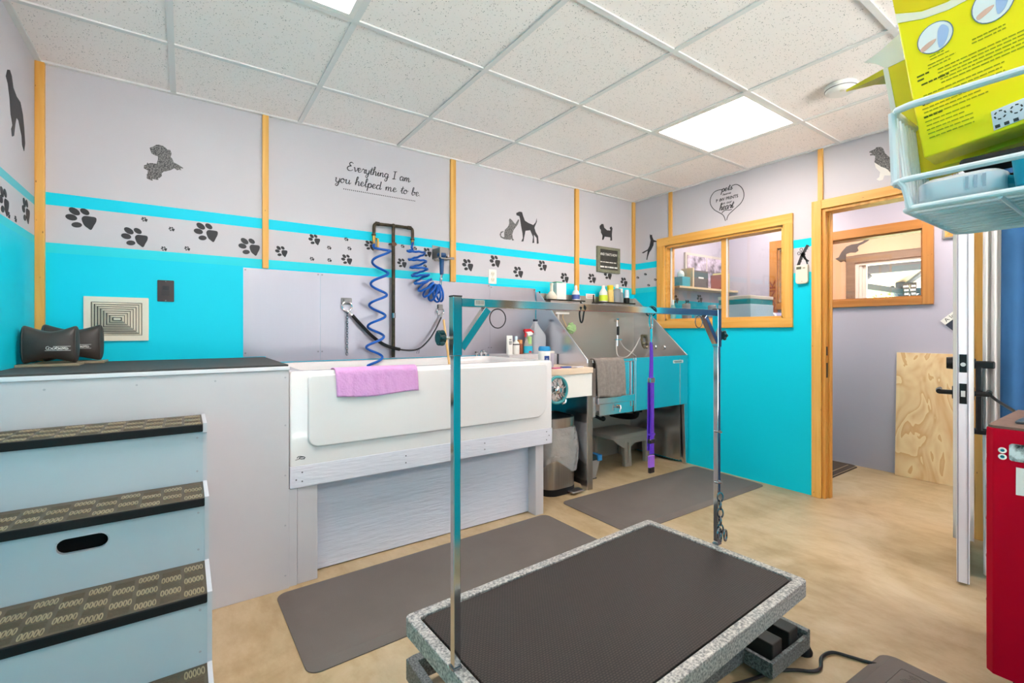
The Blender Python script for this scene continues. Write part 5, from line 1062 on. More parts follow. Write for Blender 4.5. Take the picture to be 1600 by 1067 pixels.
for (x, y, s) in ((PLx, PLy, -1), (PRx, PRy, 1)):
    q = MB().cyl((x+s*.0115, y, 1.117), (x+s*.03, y, 1.117), .004, n=8)
    k = q.build('knob_stem', m_chrome, t)
    q = MB(); c = Vector((x+s*.038, y, 1.117)); q.cyl(c-Vector((.008, 0, 0)), c+Vector((.008, 0, 0)), .014, n=16)
    for i in range(6): a = i*math.pi/3; q.sphere(c+Vector((0, .014*math.cos(a), .014*math.sin(a))), .008, .0062, .0062, 8, 6)
    q.build('star_knob', mat('teal_black_plastic', '#123c40', .3), t)
for kx, rad in ((.118, .0235), (bl_-.115, .021)):
    c = M @ Vector((kx, 0, 1.187-rad)); q = MB(); q.tube([c+Vector((rad*math.cos(i*math.pi/14), 0, rad*math.sin(i*math.pi/14))) for i in range(28)], .0015, 6, closed=True); q.build('tie_loop', m_dark if kx < .5 else m_chain, t)
q = MB(); q.prism(rrect(.045, 1.1925, .073, 1.2065, .002), lambda a, b, d: tuple(M @ Vector((a, -.0105-d, b))), 0, .0008); s = q.build('sticker', mat('sticker_grey', '#b9b9b3', .5), t, smooth=0)
q = MB()
for z in (1.2035, 1.2005, 1.1975):
    x = .049
    for w_ in (.004, .006, .003, .005): q.box(x, -.0118, z-.0009, x+w_, -.0112, z+.0009, 0, M); x += w_+.0012
q.build('sticker_print', mat('sticker_ink', '#7d7d78', .5), s, smooth=0)
for z in (.768, .584):
    q = MB().tube(smoothpts([(PRx, PRy-.009, z), (PRx-.008, PRy-.022, z-.002), (PRx-.03, PRy-.02, z+.002), (PRx-.035, PRy-.012, z+.004), (PRx-.02, PRy-.008, z+.002)], 4), .0032, 8).cyl((PRx+.009, PRy, z), (PRx+.018, PRy, z), .004, n=8); q.build('eye_hook', m_chain, t)
q = MB().box(PRx-.011, PRy-.0115, .352, PRx+.009, PRy-.0095, .41); q.build('base_strap', mat('lavender_steel', '#9a9db5', .3, .9), t, smooth=0)
MB().box(PLx-.012, PLy-.011, .3505, PLx+.012, PLy+.011, .356).box(PRx-.012, PRy-.011, .3505, PRx+.012, PRy+.011, .356).build('foot_plate', m_chain, t, smooth=0)
q = MB(); chain(q, (PRx-.012, PRy-.02, .545), (PRx-.006, PRy-.018, .37), 6, .0032, .017, .0095); q.tube([(PRx-.02+.013*math.cos(i*.52), PRy-.022, .40+.02*math.sin(i*.52)) for i in range(12)], .0035, 6, closed=True); q.tube([(PRx+.018+.009*math.cos(i*.52), PRy-.022, .385+.02*math.sin(i*.52)) for i in range(12)], .0035, 6, closed=True)
tag(q.build('chain', m_chain), 'short heavy chain bunched round the foot of the right grooming arm post', 'chain')
# black loop and purple strap hung from the crossbar
bz = 1.189
c = M @ Vector((.398, 0, 0)); q = MB(); q.tube(smoothpts([(c.x-.007, c.y-.013, 1.20), (c.x-.008, c.y-.006, 1.185), (c.x-.004, c.y-.004, 1.165), (c.x+.001, c.y-.004, 1.157), (c.x+.006, c.y-.004, 1.163), (c.x+.009, c.y-.006, 1.187), (c.x+.008, c.y-.013, 1.20), (c.x+.002, c.y+.0, 1.2125), (c.x-.005, c.y-.008, 1.2125)], 5), .0024, 7)
tag(q.build('cord_loop', m_dark, smooth=60), 'thin black cord loop hanging at the middle of the steel crossbar', 'loop')
c = M @ Vector((.708, 0, 0)); t = thing('grooming_strap', 'purple grooming strap clipped to the steel crossbar, hanging in mid air', 'strap', (c.x, c.y, .68))
m_purple = mat('purple_webbing', '#6a2fc4', .6, var=(200, '#5c25b0', .2), bump=(400, .3)); m_lilac = mat('lilac_webbing', '#a05cc9', .6)
cx, cy = c.x, c.y-.002
q = MB().tube([(cx+.017*math.cos(i*.4), cy+.014*math.sin(i*.4), 1.196+.015*math.cos(i*.4+2.2)) for i in range(16)], .0026, 6, closed=True); q.build('cable_loop', mat('dark_teal_cable', '#174a50', .35), t)
q = MB().tube(smoothpts([(cx-.005, cy, 1.188), (cx-.009, cy, 1.172), (cx-.007, cy, 1.15), (cx-.001, cy, 1.14), (cx+.005, cy, 1.148), (cx+.006, cy, 1.17), (cx+.002, cy, 1.188)], 4), .0028, 8).cyl((cx, cy, 1.142), (cx, cy, 1.108), .0045, n=10).cyl((cx, cy, 1.108), (cx, cy, 1.09), .003, n=8); q.build('snap_clip', m_chrome, t)
def strap(z0, z1, w0, w1, th=.0035, dy=0, tw=0):
    R = []; N = 14
    for i in range(N+1):
        k = i/N; z = z0+(z1-z0)*k; w = (w0+(w1-w0)*k)/2; a = tw*math.sin(k*3.1); ca, sa = math.cos(a), math.sin(a); x = cx+.0015*math.sin(k*4)
        R.append([(x+u*ca-v*sa, cy+dy+u*sa+v*ca, z) for u, v in ((-w, -th/2), (w, -th/2), (w, th/2), (-w, th/2))])
    return MB().rings(R)
strap(1.098, .975, .008, .017, .005).build('upper_webbing', m_purple, t, smooth=40)
strap(.985, .74, .018, .020, .004, -.003, .25).build('webbing', m_purple, t, smooth=40); strap(.97, .75, .017, .019, .004, .006, -.2).build('rear_webbing', m_purple, t, smooth=40)
MB().box(cx-.012, cy-.007, .968, cx+.011, cy+.005, .984).build('slider', m_chrome, t, smooth=0, bevel=.002)
MB().box(cx-.011, cy-.008, .80, cx+.01, cy+.003, .806).build('tri_glide', m_purple, t, smooth=0)
MB().box(cx-.013, cy-.008, .774, cx+.012, cy+.006, .788).build('buckle', m_dark, t, smooth=0, bevel=.003)
q = MB().box(cx-.013, cy-.004, .697, cx+.013, cy+.004, .735); q.build('end_webbing', m_lilac, t, smooth=0, bevel=.002)
q = MB().box(cx-.011, cy-.005, .679, cx+.012, cy+.005, .697); q.build('end_buckle', mat('dark_buckle', '#3b342f', .35, .6), t, smooth=0, bevel=.002)
# ================================================================ floor mats
def fmat(lb, c, w, h, rz, th=.018, m=None, cat='mat', emboss=False):
    t = thing('floor_mat', lb, cat, (c[0], c[1], 0), rotz=rz)
    o = rrect(-w/2, -h/2, w/2, h/2, .045, 6); i1 = rrect(-w/2+.035, -h/2+.035, w/2-.035, h/2-.035, .03, 6)
    MB().rings([[(a, b, .0008) for a, b in o], [(a, b, .004) for a, b in o], [(a, b, th) for a, b in i1]]).build('pad', m or m_mat, t, local=True, smooth=20)
    if emboss:
        q = MB(); fn = lambda a, b, d: (a, b, th+d); rnd = random.Random(4)
        ins = .075
        q.ribbon(rrect(-w/2+ins, -h/2+ins, w/2-ins, h/2-ins, .01, 4), .004, fn, -.001, .0015, closed=True); q.ribbon(rrect(-w/2+ins+.085, -h/2+ins+.085, w/2-ins-.085, h/2-ins-.085, .01, 4), .004, fn, -.001, .0015, closed=True)
        n_ = int((w-2*ins)/.05)
        for sgn in (1, -1):
            for k in range(n_):
                x = -w/2+ins+.03+k*.05; y = sgn*(h/2-ins-.042)
                for r in (.008, .016, .024): q.ribbon([(x+r*math.cos(a*.4+k), y+r*math.sin(a*.4+k)) for a in range(9)], .003, fn, -.001, .0015)
        for sgn in (1, -1):
            for k in range(int((h-2*ins)/.05)):
                y = -h/2+ins+.03+k*.05; x = sgn*(w/2-ins-.042)
                for r in (.008, .016, .024): q.ribbon([(x+r*math.cos(a*.4+k), y+r*math.sin(a*.4+k)) for a in range(9)], .003, fn, -.001, .0015)
        for k in range(18):
            x = -w/2+.19+(w-.38)*rnd.random(); y = -h/2+.19+(h-.38)*rnd.random(); q.ribbon(smoothpts([(x+j*.016, y+.006*math.sin(j*1.3+k)) for j in range(6)], 3), .003, fn, -.001, .0013)
        q.build('embossed_border', m or m_mat, t, local=True, smooth=0)
    return t
fmat('long grey rubber mat on the floor before the white tub', (1.078, 1.945), 1.51, .585, math.radians(1.3))
fmat('grey rubber mat on the floor before the steel dog bath', (2.765, 2.05), 1.46, .595, math.radians(-.3))
fmat('embossed brown grey cushioned mat cut by the bottom edge of the picture', (1.638, .292), .72, .66, math.radians(-3.5), .02, mat('brown_grey_mat', '#665e59', .7, bump=(200, .2)), emboss=True)
# power cord of the table
q = MB().tube(smoothpts([(1.40, .80, .03), (1.50, .79, .012), (1.60, .77, .007), (1.66, .735, .007), (1.70, .70, .007), (1.74, .69, .007), (1.80, .71, .007), (1.86, .70, .007), (1.885, .655, .007), (1.90, .622, .0065), (1.915, .592, .0065), (1.925, .57, .006)], 6), .0055, 8)
tag(q.build('power_cord', m_dark, smooth=60), 'black power cord snaking from the grooming table base over the floor', 'cord')
# ================================================================ red tool chest
t = thing('tool_chest', 'tall red metal tool chest on casters at the right edge', 'tool chest', (2.24, .0, 0))
m_redm = mat('red_enamel', '#c00026', .4, spec=.15)
CX0, CX1, CY0, CY1 = 2.0, 2.48, -.30, .342
pl = [(CX0, CY0), (CX1, CY0), (CX1, CY1), (CX0+.017, CY1), (CX0, CY1-.017)]
MB().prism(pl, lambda a, b, d: (a, b, d), .098, .840).build('cabinet', m_redm, t, smooth=0, bevel=.002)
ps = [(CX0+.004, CY0+.004), (CX1-.004, CY0+.004), (CX1-.004, CY1-.004), (CX0+.018, CY1-.004), (CX0+.004, CY1-.018)]
MB().prism(ps, lambda a, b, d: (a, b, d), .841, .848).build('top_liner', mat('brown_liner', '#7a5f52', .6, var=(20, '#6b5348', .2)), t, smooth=0)
for i, (z0, z1) in enumerate(((.12, .30), (.31, .44), (.45, .56), (.57, .66), (.67, .74), (.75, .82))):
    dr = MB().box(CX0+.05, CY1, z0, CX1-.03, CY1+.006, z1).build('drawer', m_redm, t, smooth=0, bevel=.002)
    MB().box(CX0+.10, CY1+.006, z1-.03, CX1-.08, CY1+.016, z1-.018).build('handle', m_chrome, dr, smooth=0, bevel=.003)
q = MB()
for z in (.777, .758):
    q.tube([(CX0-.001, .305+.0070*math.cos(i*math.pi/8), z+.0065*math.sin(i*math.pi/8)) for i in range(16)], .0025, 6, closed=True)
q.build('grommet', m_white, t)
q = MB()
for z in (.777, .758): q.cyl((CX0-.0005, .305, z), (CX0-.0015, .305, z), .005, n=12)
q.build('screw', m_chain, t)
for (x, y) in ((CX0+.05, CY1-.08), (CX1-.06, CY1-.08), (CX0+.05, CY0+.08), (CX1-.06, CY0+.08)):
    c_ = MB().box(x-.025, y-.025, .078, x+.025, y+.025, .0975).box(x-.024, y-.02, .03, x-.018, y+.02, .08).box(x+.018, y-.02, .03, x+.024, y+.02, .08).build('caster', m_dark, t, smooth=0)
    MB().cyl((x-.016, y, .036), (x+.016, y, .036), .036, n=20).build('wheel', mat('blue_wheel', '#2d7fae', .4), c_)
onchest = lambda a, b, d: (CX0-d, a, b)
def photo_mat():
    return mat('monochrome_print', '#1e2224', .4, var=(26, '#d7e2e4', .1))
tag(MB().prism(rrect(.19, .750, .291, .801, .008), onchest, .0003, .003).build('photo_magnet', photo_mat(), smooth=0), 'rounded black and white photo magnet on the side of the red chest', 'magnet')
t2 = thing('note', 'white paper note stuck low on the side of the red chest', 'note', (CX0, .23, .65)); MB().prism([(.18, .658), (.2775, .652), (.277, .733), (.18, .731)], onchest, .0003, .0012).build('paper', m_white, t2, smooth=0)
q = MB()
for k in range(6): q.ribbon([(.262-j*.006-(k % 2)*.004, .720-k*.011+.0012*math.sin(j*1.7+k)) for j in range(6+k % 3)], .0008, onchest, .0012, .0016)
q.build('faint_writing', mat('faint_ink', '#b9c2c4', .6), t2, smooth=0)
tag(MB().box(2.09, .12, .8485, 2.20, .292, .857).build('clipboard', mat('slate_plastic', '#444b55', .4), smooth=0, bevel=.003), 'dark slate clipboard lying on top of the red tool chest', 'clipboard')
q = MB().tube(smoothpts([(2.95, .492, .852), (2.87, .455, .835), (2.76, .40, .818), (2.66, .36, .812), (2.56, .315, .825), (2.47, .26, .856), (2.40, .16, .856), (2.36, .02, .856)], 6), .006, 8)
tag(q.build('appliance_cord', m_dark, smooth=60), 'black cord looped from the door lever to the red tool chest', 'cord')
# ================================================================ curtains on a ceiling track beyond the door
YT = -.35
tk = thing('curtain_track', 'white ceiling curtain track by the open door, above the basket', 'track', (3.0, .08, ZC)); MB().box(2.99, YT, ZC-.03, 3.012, .52, ZC-.001).build('rail', m_white, tk, smooth=0)
def curtain(y0, y1, folds, amp, m, lb, z0=.03):
    N = folds*12; top = []; R = []
    for z in (ZC-.032, 1.6, .8, z0+.05, z0):
        row = []
        for i in range(N+1):
            k = i/N; row.append((3.0+amp*math.sin(k*folds*2*math.pi)*(1 if z < 2 else .6), y0+(y1-y0)*k+.004*math.sin(k*folds*4*math.pi+z*2), z))
        R.append(row)
    mb = MB(); mb.rings(R, 0, (False, False), closed=False)
    return tag(mb.build('curtain', m, smooth=180, solid=.002), lb, 'curtain')
curtain(.462, .517, 2, .012, mat('cream_curtain', '#cfc9c6', .8), 'narrow bunched off white curtain beside the open door', .02)
curtain(-.3, .4605, 7, .010, mat('blue_curtain', '#2f6396', .8, var=(7, '#275783', .3)), 'deep blue curtain right of the off white one', .02)
# ================================================================ wire basket of supplies close to the camera
t = thing('wire_basket', 'white coated wire basket fixed to the wall at the upper right, holding the yellow cartons', 'basket', (1.06, -.05, 1.318))
m_wire = mat('white_coated_wire', '#dfe6ec', .3)
KX0, KX1, KY0, KY1, KZ0, KZL, KZ1 = .905, 1.205, -.2875, .244, 1.319, 1.362, 1.474
q = MB().tube(smoothpts([(.900, KY0, KZ1), (.900, .215, KZ1), (.900, .235, KZ1), (.906, .252, KZ1), (.922, .258, KZ1), (.945, .258, KZ1), (1.21, .258, KZ1), (1.23, .258, KZ1), (1.243, .245, KZ1), (1.245, .225, KZ1), (1.245, KY0, KZ1)], 1), .0055, 10); q.build('top_rim', m_wire, t)
q = MB().tube(smoothpts([(.897, KY0, KZL), (.897, .22, KZL), (.897, .24, KZL), (.903, .252, KZL), (.92, .257, KZL)], 1), .0048, 10).tube([(.905, .258, KZL), (1.23, .254, KZL)], .003, 8); q.build('front_rail', m_wire, t)
q = MB(); q.tube(smoothpts([(KX0, KY0, KZ0), (KX0, .21, KZ0), (KX0, .232, KZ0), (KX0+.012, .244, KZ0), (KX0+.03, .244, KZ0), (KX1-.03, .244, KZ0), (KX1-.012, .244, KZ0), (KX1, .23, KZ0), (KX1, .21, KZ0), (KX1, KY0, KZ0)], 1), .0045, 10); q.build('bottom_rim', m_wire, t)
q = MB()
k = 0
x = KX0+.014
while x < KX1: q.tube([(x, KY0, KZ0-.001), (x, .243, KZ0-.001)], .0022, 6); x += .0225
for y in (-.25, -.05, .14): q.tube([(KX0, y, KZ0-.005), (KX1, y, KZ0-.005)], .003, 6)
q.build('bottom_wires', m_wire, t)
q = MB(); x = KX0+.016
while x < KX1+.02: q.tube([(min(x, KX1), .244, KZ0), (x+.005, .259, KZ1)], .0022, 6); x += .0145
q.build('end_wires', m_wire, t)
q = MB(); y = .225
while y > KY0: q.tube([(KX1, y, KZ0), (1.245, y, KZ1)], .0022, 6); y -= .018
q.build('back_wires', m_wire, t)
q = MB().tube([(KX0, .236, KZ0), (.899, .242, KZL-.01), (.8985, .248, KZL)], .004, 8)
q.build('corner_wire', m_wire, t)
q = MB().tube([(.915, .257, KZL), (.912, .260, KZ1)], .0055, 8)
q.build('corner_wire', m_wire, t)
MB().box(.88, -.2995, 1.30, 1.26, -.288, 1.50).build('wall_bracket', m_wire, t, smooth=0)
# the leaning lime yellow box in the basket
m_lime = mat('lime_yellow_card', '#f8e600', .4); m_olive = mat('olive_print', '#a3a000', .5)
bt = math.radians(8.3); BO = Vector((.938, .228, 1.40)); BA = Vector((0, -math.cos(bt), math.sin(bt))); BU = Vector((0, math.sin(bt), math.cos(bt))); BD = Vector((1, 0, 0))
def onbox(a, b, d): return tuple(BO+BA*a+BU*b-BD*d)
t = thing('wipes_box', 'large lime yellow carton with fine print leaning in the wire basket', 'box', tuple(BO))
MB().prism([(0, 0), (.33, 0), (.33, .33), (0, .33)], onbox, -.055, 0).build('carton', m_lime, t, smooth=0, bevel=.002)
q = MB(); q.prism([(0, .229), (.03, .214), (.06, .207), (.10, .207), (.15, .214), (.2, .225), (.2, .245), (.15, .232), (.10, .222), (.06, .219), (.03, .226), (0, .245)], onbox, 0, .0008); q.build('white_swoosh', mat('cream_print', '#efe8d2', .4), t, smooth=0)
MB().prism([(0, .246), (.03, .228), (.06, .2205), (.10, .2235), (.15, .2335), (.2, .246), (.33, .27), (.33, .33), (0, .33)], onbox, 0, .0007).build('amber_top', mat('amber_yellow_card', '#e6cc08', .4), t, smooth=0)
m_pic = mat('pale_print', '#e9ecec', .4); m_bluepic = mat('pale_blue_print', '#a9c0e6', .4); m_skin = mat('peach_print', '#e3b7a6', .4)
for (cx_, cy_, rx, ry, ro) in ((.039, .176, .0205, .0225, -12), (.103, .183, .0215, .026, -12)):
    s = MB().prism(ell(cx_, cy_, rx, ry, ro, 24), onbox, 0, .001).build('inset_picture', m_pic, t, smooth=0)
    MB().ribbon(ell(cx_, cy_, rx, ry, ro, 28), .0012, onbox, .0005, .0012, closed=True).build('inset_border', mat('slate_print', '#6f7f93', .4), s, smooth=0)
    q = MB().prism(smoothpts([(cx_+.002, cy_-.018), (cx_+.004, cy_+.006), (cx_+.010, cy_+.014), (cx_+.016, cy_+.006), (cx_+.015, cy_-.004), (cx_+.009, cy_-.016)], 3, True), onbox, .0008, .0014); q.build('inset_fur', m_bluepic, s, smooth=0)
    q = MB().prism(smoothpts([(cx_-.018, cy_-.008), (cx_-.008, cy_-.003), (cx_+.001, cy_-.003), (cx_-.004, cy_-.009), (cx_-.016, cy_-.014)], 3, True), onbox, .0008, .0014); q.build('inset_hand', m_skin, s, smooth=0)
rnd = random.Random(12); q = MB()
def lines(a0, a1, b0, rows, dy, h):
    for r in range(rows):
        a = a0+rnd.uniform(0, .002); e = a1-rnd.uniform(0, .012)
        while a < e:
            w_ = min(rnd.uniform(.003, .009), e-a); q.prism([(a, b0-r*dy), (a+w_, b0-r*dy), (a+w_, b0-r*dy+h), (a, b0-r*dy+h)], onbox, 0, .0005); a += w_+.0012
lines(.028, .054, .150, 2, .0045, .0013); lines(.075, .118, .145, 2, .0052, .0016); lines(.024, .058, .138, 2, .005, .0014); lines(.034, .135, .125, 5, .0055, .0016); lines(.012, .11, .094, 3, .006, .0016); lines(.009, .085, .074, 3, .0062, .0016); lines(.009, .066, .053, 5, .0066, .0015)
n0_ = len(q.f)
lines(.010, .028, .127, 2, .0065, .0024); lines(.012, .05, .112, 1, .006, .0024); lines(.010, .036, .080, 1, .006, .0022); lines(.009, .040, .060, 1, .006, .0022)
for i in range(n0_, len(q.f)): q.mi[i] = 1
q.build('fine_print', [m_olive, mat('dark_olive_print', '#5f6208', .5)], t, smooth=0)
s = MB().prism([(.078, .004), (.111, .006), (.112, .034), (.079, .032)], onbox, 0, .001).build('recycling_label', mat('white_label', '#dfe0ea', .4), t, smooth=0)
q = MB()
for cx_ in (.087, .103):
    for i in range(6):
        if True: q.ribbon([(cx_+.0055*math.cos(i*1.047+j*.2), .023+.0058*math.sin(i*1.047+j*.2)) for j in range(4)], .0017, onbox, .0008, .0014)
for x in (.080, .089, .098): q.prism([(x, .006), (x+.005, .006), (x+.005, .0105), (x, .0105)], onbox, .0008, .0014)
q.build('recycling_mark', m_decal, s, smooth=0)
# the opened box behind it
t = thing('opened_box', 'second yellow carton with open flaps behind the lime one', 'box', (1.05, .25, 1.39))
BO2 = Vector((1.012, .268, 1.362+.03)); m_yel = mat('yellow_card', '#e3d21a', .4)
def onbox2(a, b, d): return tuple(BO2+BA*a+BU*b-BD*d)
MB().prism([(0, 0), (.30, 0), (.30, .205), (0, .205)], onbox2, -.06, 0).build('carton', m_yel, t, smooth=0, bevel=.002)
MB().prism([(-.004, -.002), (.003, -.002), (.003, .206), (-.004, .206)], onbox2, -.061, .0008).build('white_edge', m_white, t, smooth=0)
M3 = Matrix.Translation(Vector(onbox2(0, .195, 0)))
q = MB().add([M3 @ Vector(p) for p in ((0, 0, 0), (.055, 0, 0), (.055, .035, .012), (0, .062, -.006), (0, 0, .012), (.055, 0, .012), (.055, .035, .016), (0, .062, -.002))], [(0, 3, 2, 1), (4, 5, 6, 7), (0, 1, 5, 4), (1, 2, 6, 5), (2, 3, 7, 6), (3, 0, 4, 7)]); q.build('side_flap', mat('mustard_card', '#c9b81c', .45), t, smooth=0)
MB().prism([(.0, .205), (.03, .205), (.03, .255), (-.005, .24), (-.028, .235), (-.012, .222)], onbox2, -.003, 0).build('white_flap', m_white, t, smooth=0)
# other things in the basket
t = thing('brush', 'white and teal rounded brush lying low in the wire basket', 'brush', (.97, .17, 1.325))
MB().rings([[(a, b, 1.3275) for a, b in rrect(.935, .145, .985, .232, .02)], [(a, b, 1.334) for a, b in rrect(.93, .14, .99, .237, .022)], [(a, b, 1.358) for a, b in rrect(.93, .14, .99, .237, .022)], [(a, b, 1.364) for a, b in rrect(.938, .148, .982, .229, .018)]]).build('body', mat('white_blue_plastic', '#dbe3ee', .3), t, smooth=40)
MB().tube([(.96, .15, 1.345), (.98, .10, 1.336), (1.0, .04, 1.333)], [.012, .009, .009], 10).build('handle', mat('teal_plastic', '#1d8ea6', .35), t)
q = MB()
for k in range(3): q.box(.9285, .158+k*.009, 1.338, .9315, .1615+k*.009, 1.356)
q.build('grip_slot', mat('slot_blue_grey', '#9fb1c4', .4), t, smooth=0)
t = thing('clipper_case', 'black equipment case behind the brush in the wire basket', 'case', (1.1, .02, 1.325)); MB().box(1.02, -.2, 1.3255, 1.19, .19, 1.372).build('case', m_dark, t, smooth=0, bevel=.006); MB().box(1.015, .02, 1.345, 1.022, .14, 1.35).build('teal_trim', MATS['teal_plastic'], t, smooth=0)
tag(MB().box(.945, -.22, 1.372, 1.0, .19, 1.388).build('black_sleeve', mat('black_fabric', '#262526', .7), smooth=0, bevel=.005), 'flat black sleeve the lime carton rests on, in the basket', 'sleeve')
t = thing('teal_tray', 'bright teal blue plastic tray at the right in the wire basket', 'tray', (.93, .05, 1.325)); MB().rings([[(a, b, 1.3255) for a, b in rrect(.912, -.02, .945, .128, .01)], [(a, b, 1.366) for a, b in rrect(.91, -.025, .948, .132, .01)]]).build('tray', mat('bright_teal_plastic', '#1b9dbb', .35), t, smooth=30, bevel=.003); MB().box(.9085, .07, 1.34, .9105, .11, 1.356).build('recess', mat('darker_teal_plastic', '#12788f', .35), t, smooth=0)
# ================================================================ in the hall and beyond
m_ply = bpy.data.materials.new('plywood'); m_ply.use_nodes = True
nt = m_ply.node_tree; b = nt.nodes['Principled BSDF']; b.inputs['Roughness'].default_value = .5
tc = nd(nt, 'ShaderNodeTexCoord'); mp = nd(nt, 'ShaderNodeMapping'); mp.inputs['Scale'].default_value = (1, 5.5, 2.2); nt.links.new(tc.outputs['Object'], mp.inputs['Vector'])
n_ = nd(nt, 'ShaderNodeTexNoise'); n_.inputs['Scale'].default_value = 1.1; n_.inputs['Detail'].default_value = 2.5; n_.inputs['Distortion'].default_value = 1.2; nt.links.new(mp.outputs[0], n_.inputs['Vector'])
ml = nd(nt, 'ShaderNodeMath', operation='MULTIPLY'); nt.links.new(n_.outputs['Fac'], ml.inputs[0]); ml.inputs[1].default_value = 5.0
fr = nd(nt, 'ShaderNodeMath', operation='FRACT'); nt.links.new(ml.outputs[0], fr.inputs[0])
r_ = nd(nt, 'ShaderNodeValToRGB'); e = r_.color_ramp.elements; e[0].position = .1; e[0].color = lin('#f0d4a6'); e[1].position = .95; e[1].color = lin('#dcae7a'); x_ = e.new(.55); x_.color = lin('#e8c596')
nt.links.new(fr.outputs[0], r_.inputs['Fac']); nt.links.new(r_.outputs['Color'], b.inputs['Base Color'])
q = MB(); q.add([(4.590, .62, .002), (4.602, .62, .002), (4.646, .62, .967), (4.634, .62, .967), (4.590, 1.293, .002), (4.602, 1.293, .002), (4.646, 1.293, .967), (4.634, 1.293, .967)], [(0,1,2,3), (4,7,6,5), (0,4,5,1), (1,5,6,2), (2,6,7,3), (3,7,4,0)])
tag(q.build('plywood_sheet', m_ply, smooth=0), 'bare plywood sheet leaning against the lavender hall wall', 'board')
t = thing('doormat', 'dark brown ribbed doormat on the hall floor behind the door jamb', 'mat', (4.3, 1.9, 0))
MB().rings([[(a, b, .001) for a, b in rrect(3.85, 1.54, 4.63, 2.04, .06)], [(a, b, .010) for a, b in rrect(3.86, 1.55, 4.62, 2.03, .06)]]).build('pile', mat('dark_brown_mat', '#4a3f38', .9, bump=(160, .5)), t, smooth=0)
MB().box(3.9, 1.60, .010, 4.57, 1.607, .0125).box(3.9, 1.545, .010, 4.57, 1.550, .0118).build('stripe', mat('tan_stripe', '#9c8b74', .8), t, smooth=0)
t = thing('picture', 'small orange wood framed picture high on the hall wall by the door', 'picture', (HX, .96, 1.82))
MB().box(HX-.018, .90, 1.822, HX-.001, 1.018, 1.94).build('frame', mat('grey_frame', '#8f8d8c', .5), t, smooth=0, bevel=.003); MB().box(HX-.021, .912, 1.834, HX-.017, 1.004, 1.93).build('print', mat('orange_print', '#c47a2c', .5, var=(30, '#e2b070', .15)), t, smooth=0)
t = thing('hall_sign', 'tilted black and white lettered plaque on the hall wall by the door', 'sign', (HX, .95, 1.2))
a_ = math.radians(44); d0 = Vector((1.034, 1.212))
def onhs(a, b, d):
    # reading direction climbs to the right (towards -Y)
    p = Vector((d0.x-a*math.cos(a_)-b*math.sin(a_)*1, d0.y+a*math.sin(a_)-b*math.cos(a_)*1)); return (HX-.003-d, p.x, p.y)
MB().prism([(0, 0), (.26, 0), (.26, .10), (0, .10)], onhs, -.002, .006).build('plaque', mat('plaque_dark', '#34384a', .5), t, smooth=0)
MB().prism([(0, 0), (.26, 0), (.26, .042), (0, .042)], onhs, .006, .0068).build('white_band', m_white, t, smooth=0)
q = MB(); letter(q, 'A lo c', lambda a, b, d: onhs(a, -b, d), .018, -.033, .10, .026, .0072); q.build('lettering', m_decal, t, smooth=0)
# hall counter, shelf and boards seen through the interior window
t = thing('hall_counter', 'tall dark fronted counter seen through the interior window', 'counter', (4.1, 2.5, 0))
MB().box(hx0+.02, 2.06, 1.19, 4.60, HY1-.001, 1.23).build('worktop', mat('grey_top', '#8b9098', .4), t, smooth=0); MB().box(hx0+.06, 2.12, 0, 4.56, HY1-.001, 1.19).build('carcass', mat('counter_dark', '#4a5158', .5), t, smooth=0)
t = thing('hall_shelf', 'pale wooden shelf on the wall seen through the interior window', 'shelf', (4.1, 2.7, 1.53)); MB().box(3.67, 2.60, 1.532, 4.645, HY1-.001, 1.55).build('board', mat('pale_shelf', '#d3bd98', .5), t, smooth=0)
t = thing('pin_board', 'white framed board of monochrome photos seen through the interior window', 'board', (4.25, HY1, 1.56))
MB().box(3.96, HY1-.02, 1.56, 4.64, HY1-.001, 1.90).build('frame', mat('pale_frame', '#c9c2b8', .5), t, smooth=0); MB().box(3.985, HY1-.023, 1.585, 4.615, HY1-.019, 1.875).build('photo_print', mat('lilac_mono_print', '#57505c', .5, var=(9, '#cfc2da', .1)), t, smooth=0); MB().box(4.30, HY1-.025, 1.585, 4.312, HY1-.0225, 1.875).build('divider', MATS['pale_frame'], t, smooth=0)
t = thing('tissue_box', 'blue tissue box on the pale shelf behind the window', 'tissue box', (3.8, 2.66, 1.55)); MB().box(3.74, 2.62, 1.55, 3.86, 2.74, 1.64).build('carton', mat('tissue_blue', '#3aa0b4', .5), t, smooth=0, bevel=.003); MB().sphere((3.80, 2.68, 1.665), .035, .03, .04).build('tissue', m_white, t)
t = thing('file_box', 'dark grey file box with pale end panel on the pale shelf', 'box', (4.03, 2.68, 1.55)); MB().box(3.905, 2.615, 1.55, 4.14, 2.735, 1.71).build('body', mat('file_grey', '#575352', .5), t, smooth=0); MB().box(3.885, 2.61, 1.55, 3.904, 2.735, 1.73).build('end_panel', MATS['pale_shelf'], t, smooth=0); MB().box(3.98, 2.611, 1.635, 4.06, 2.615, 1.65).build('label_slot', m_white, t, smooth=0)
t = thing('storage_box', 'pale yellow and red folder box at the right of the pale shelf', 'box', (4.45, 2.68, 1.55)); MB().box(4.40, 2.62, 1.55, 4.52, 2.73, 1.72).build('carton', mat('pale_yellow', '#d9d8a0', .5), t, smooth=0); MB().box(4.37, 2.62, 1.55, 4.399, 2.73, 1.70).build('spine', mat('rust_card', '#9a5a50', .5), t, smooth=0)
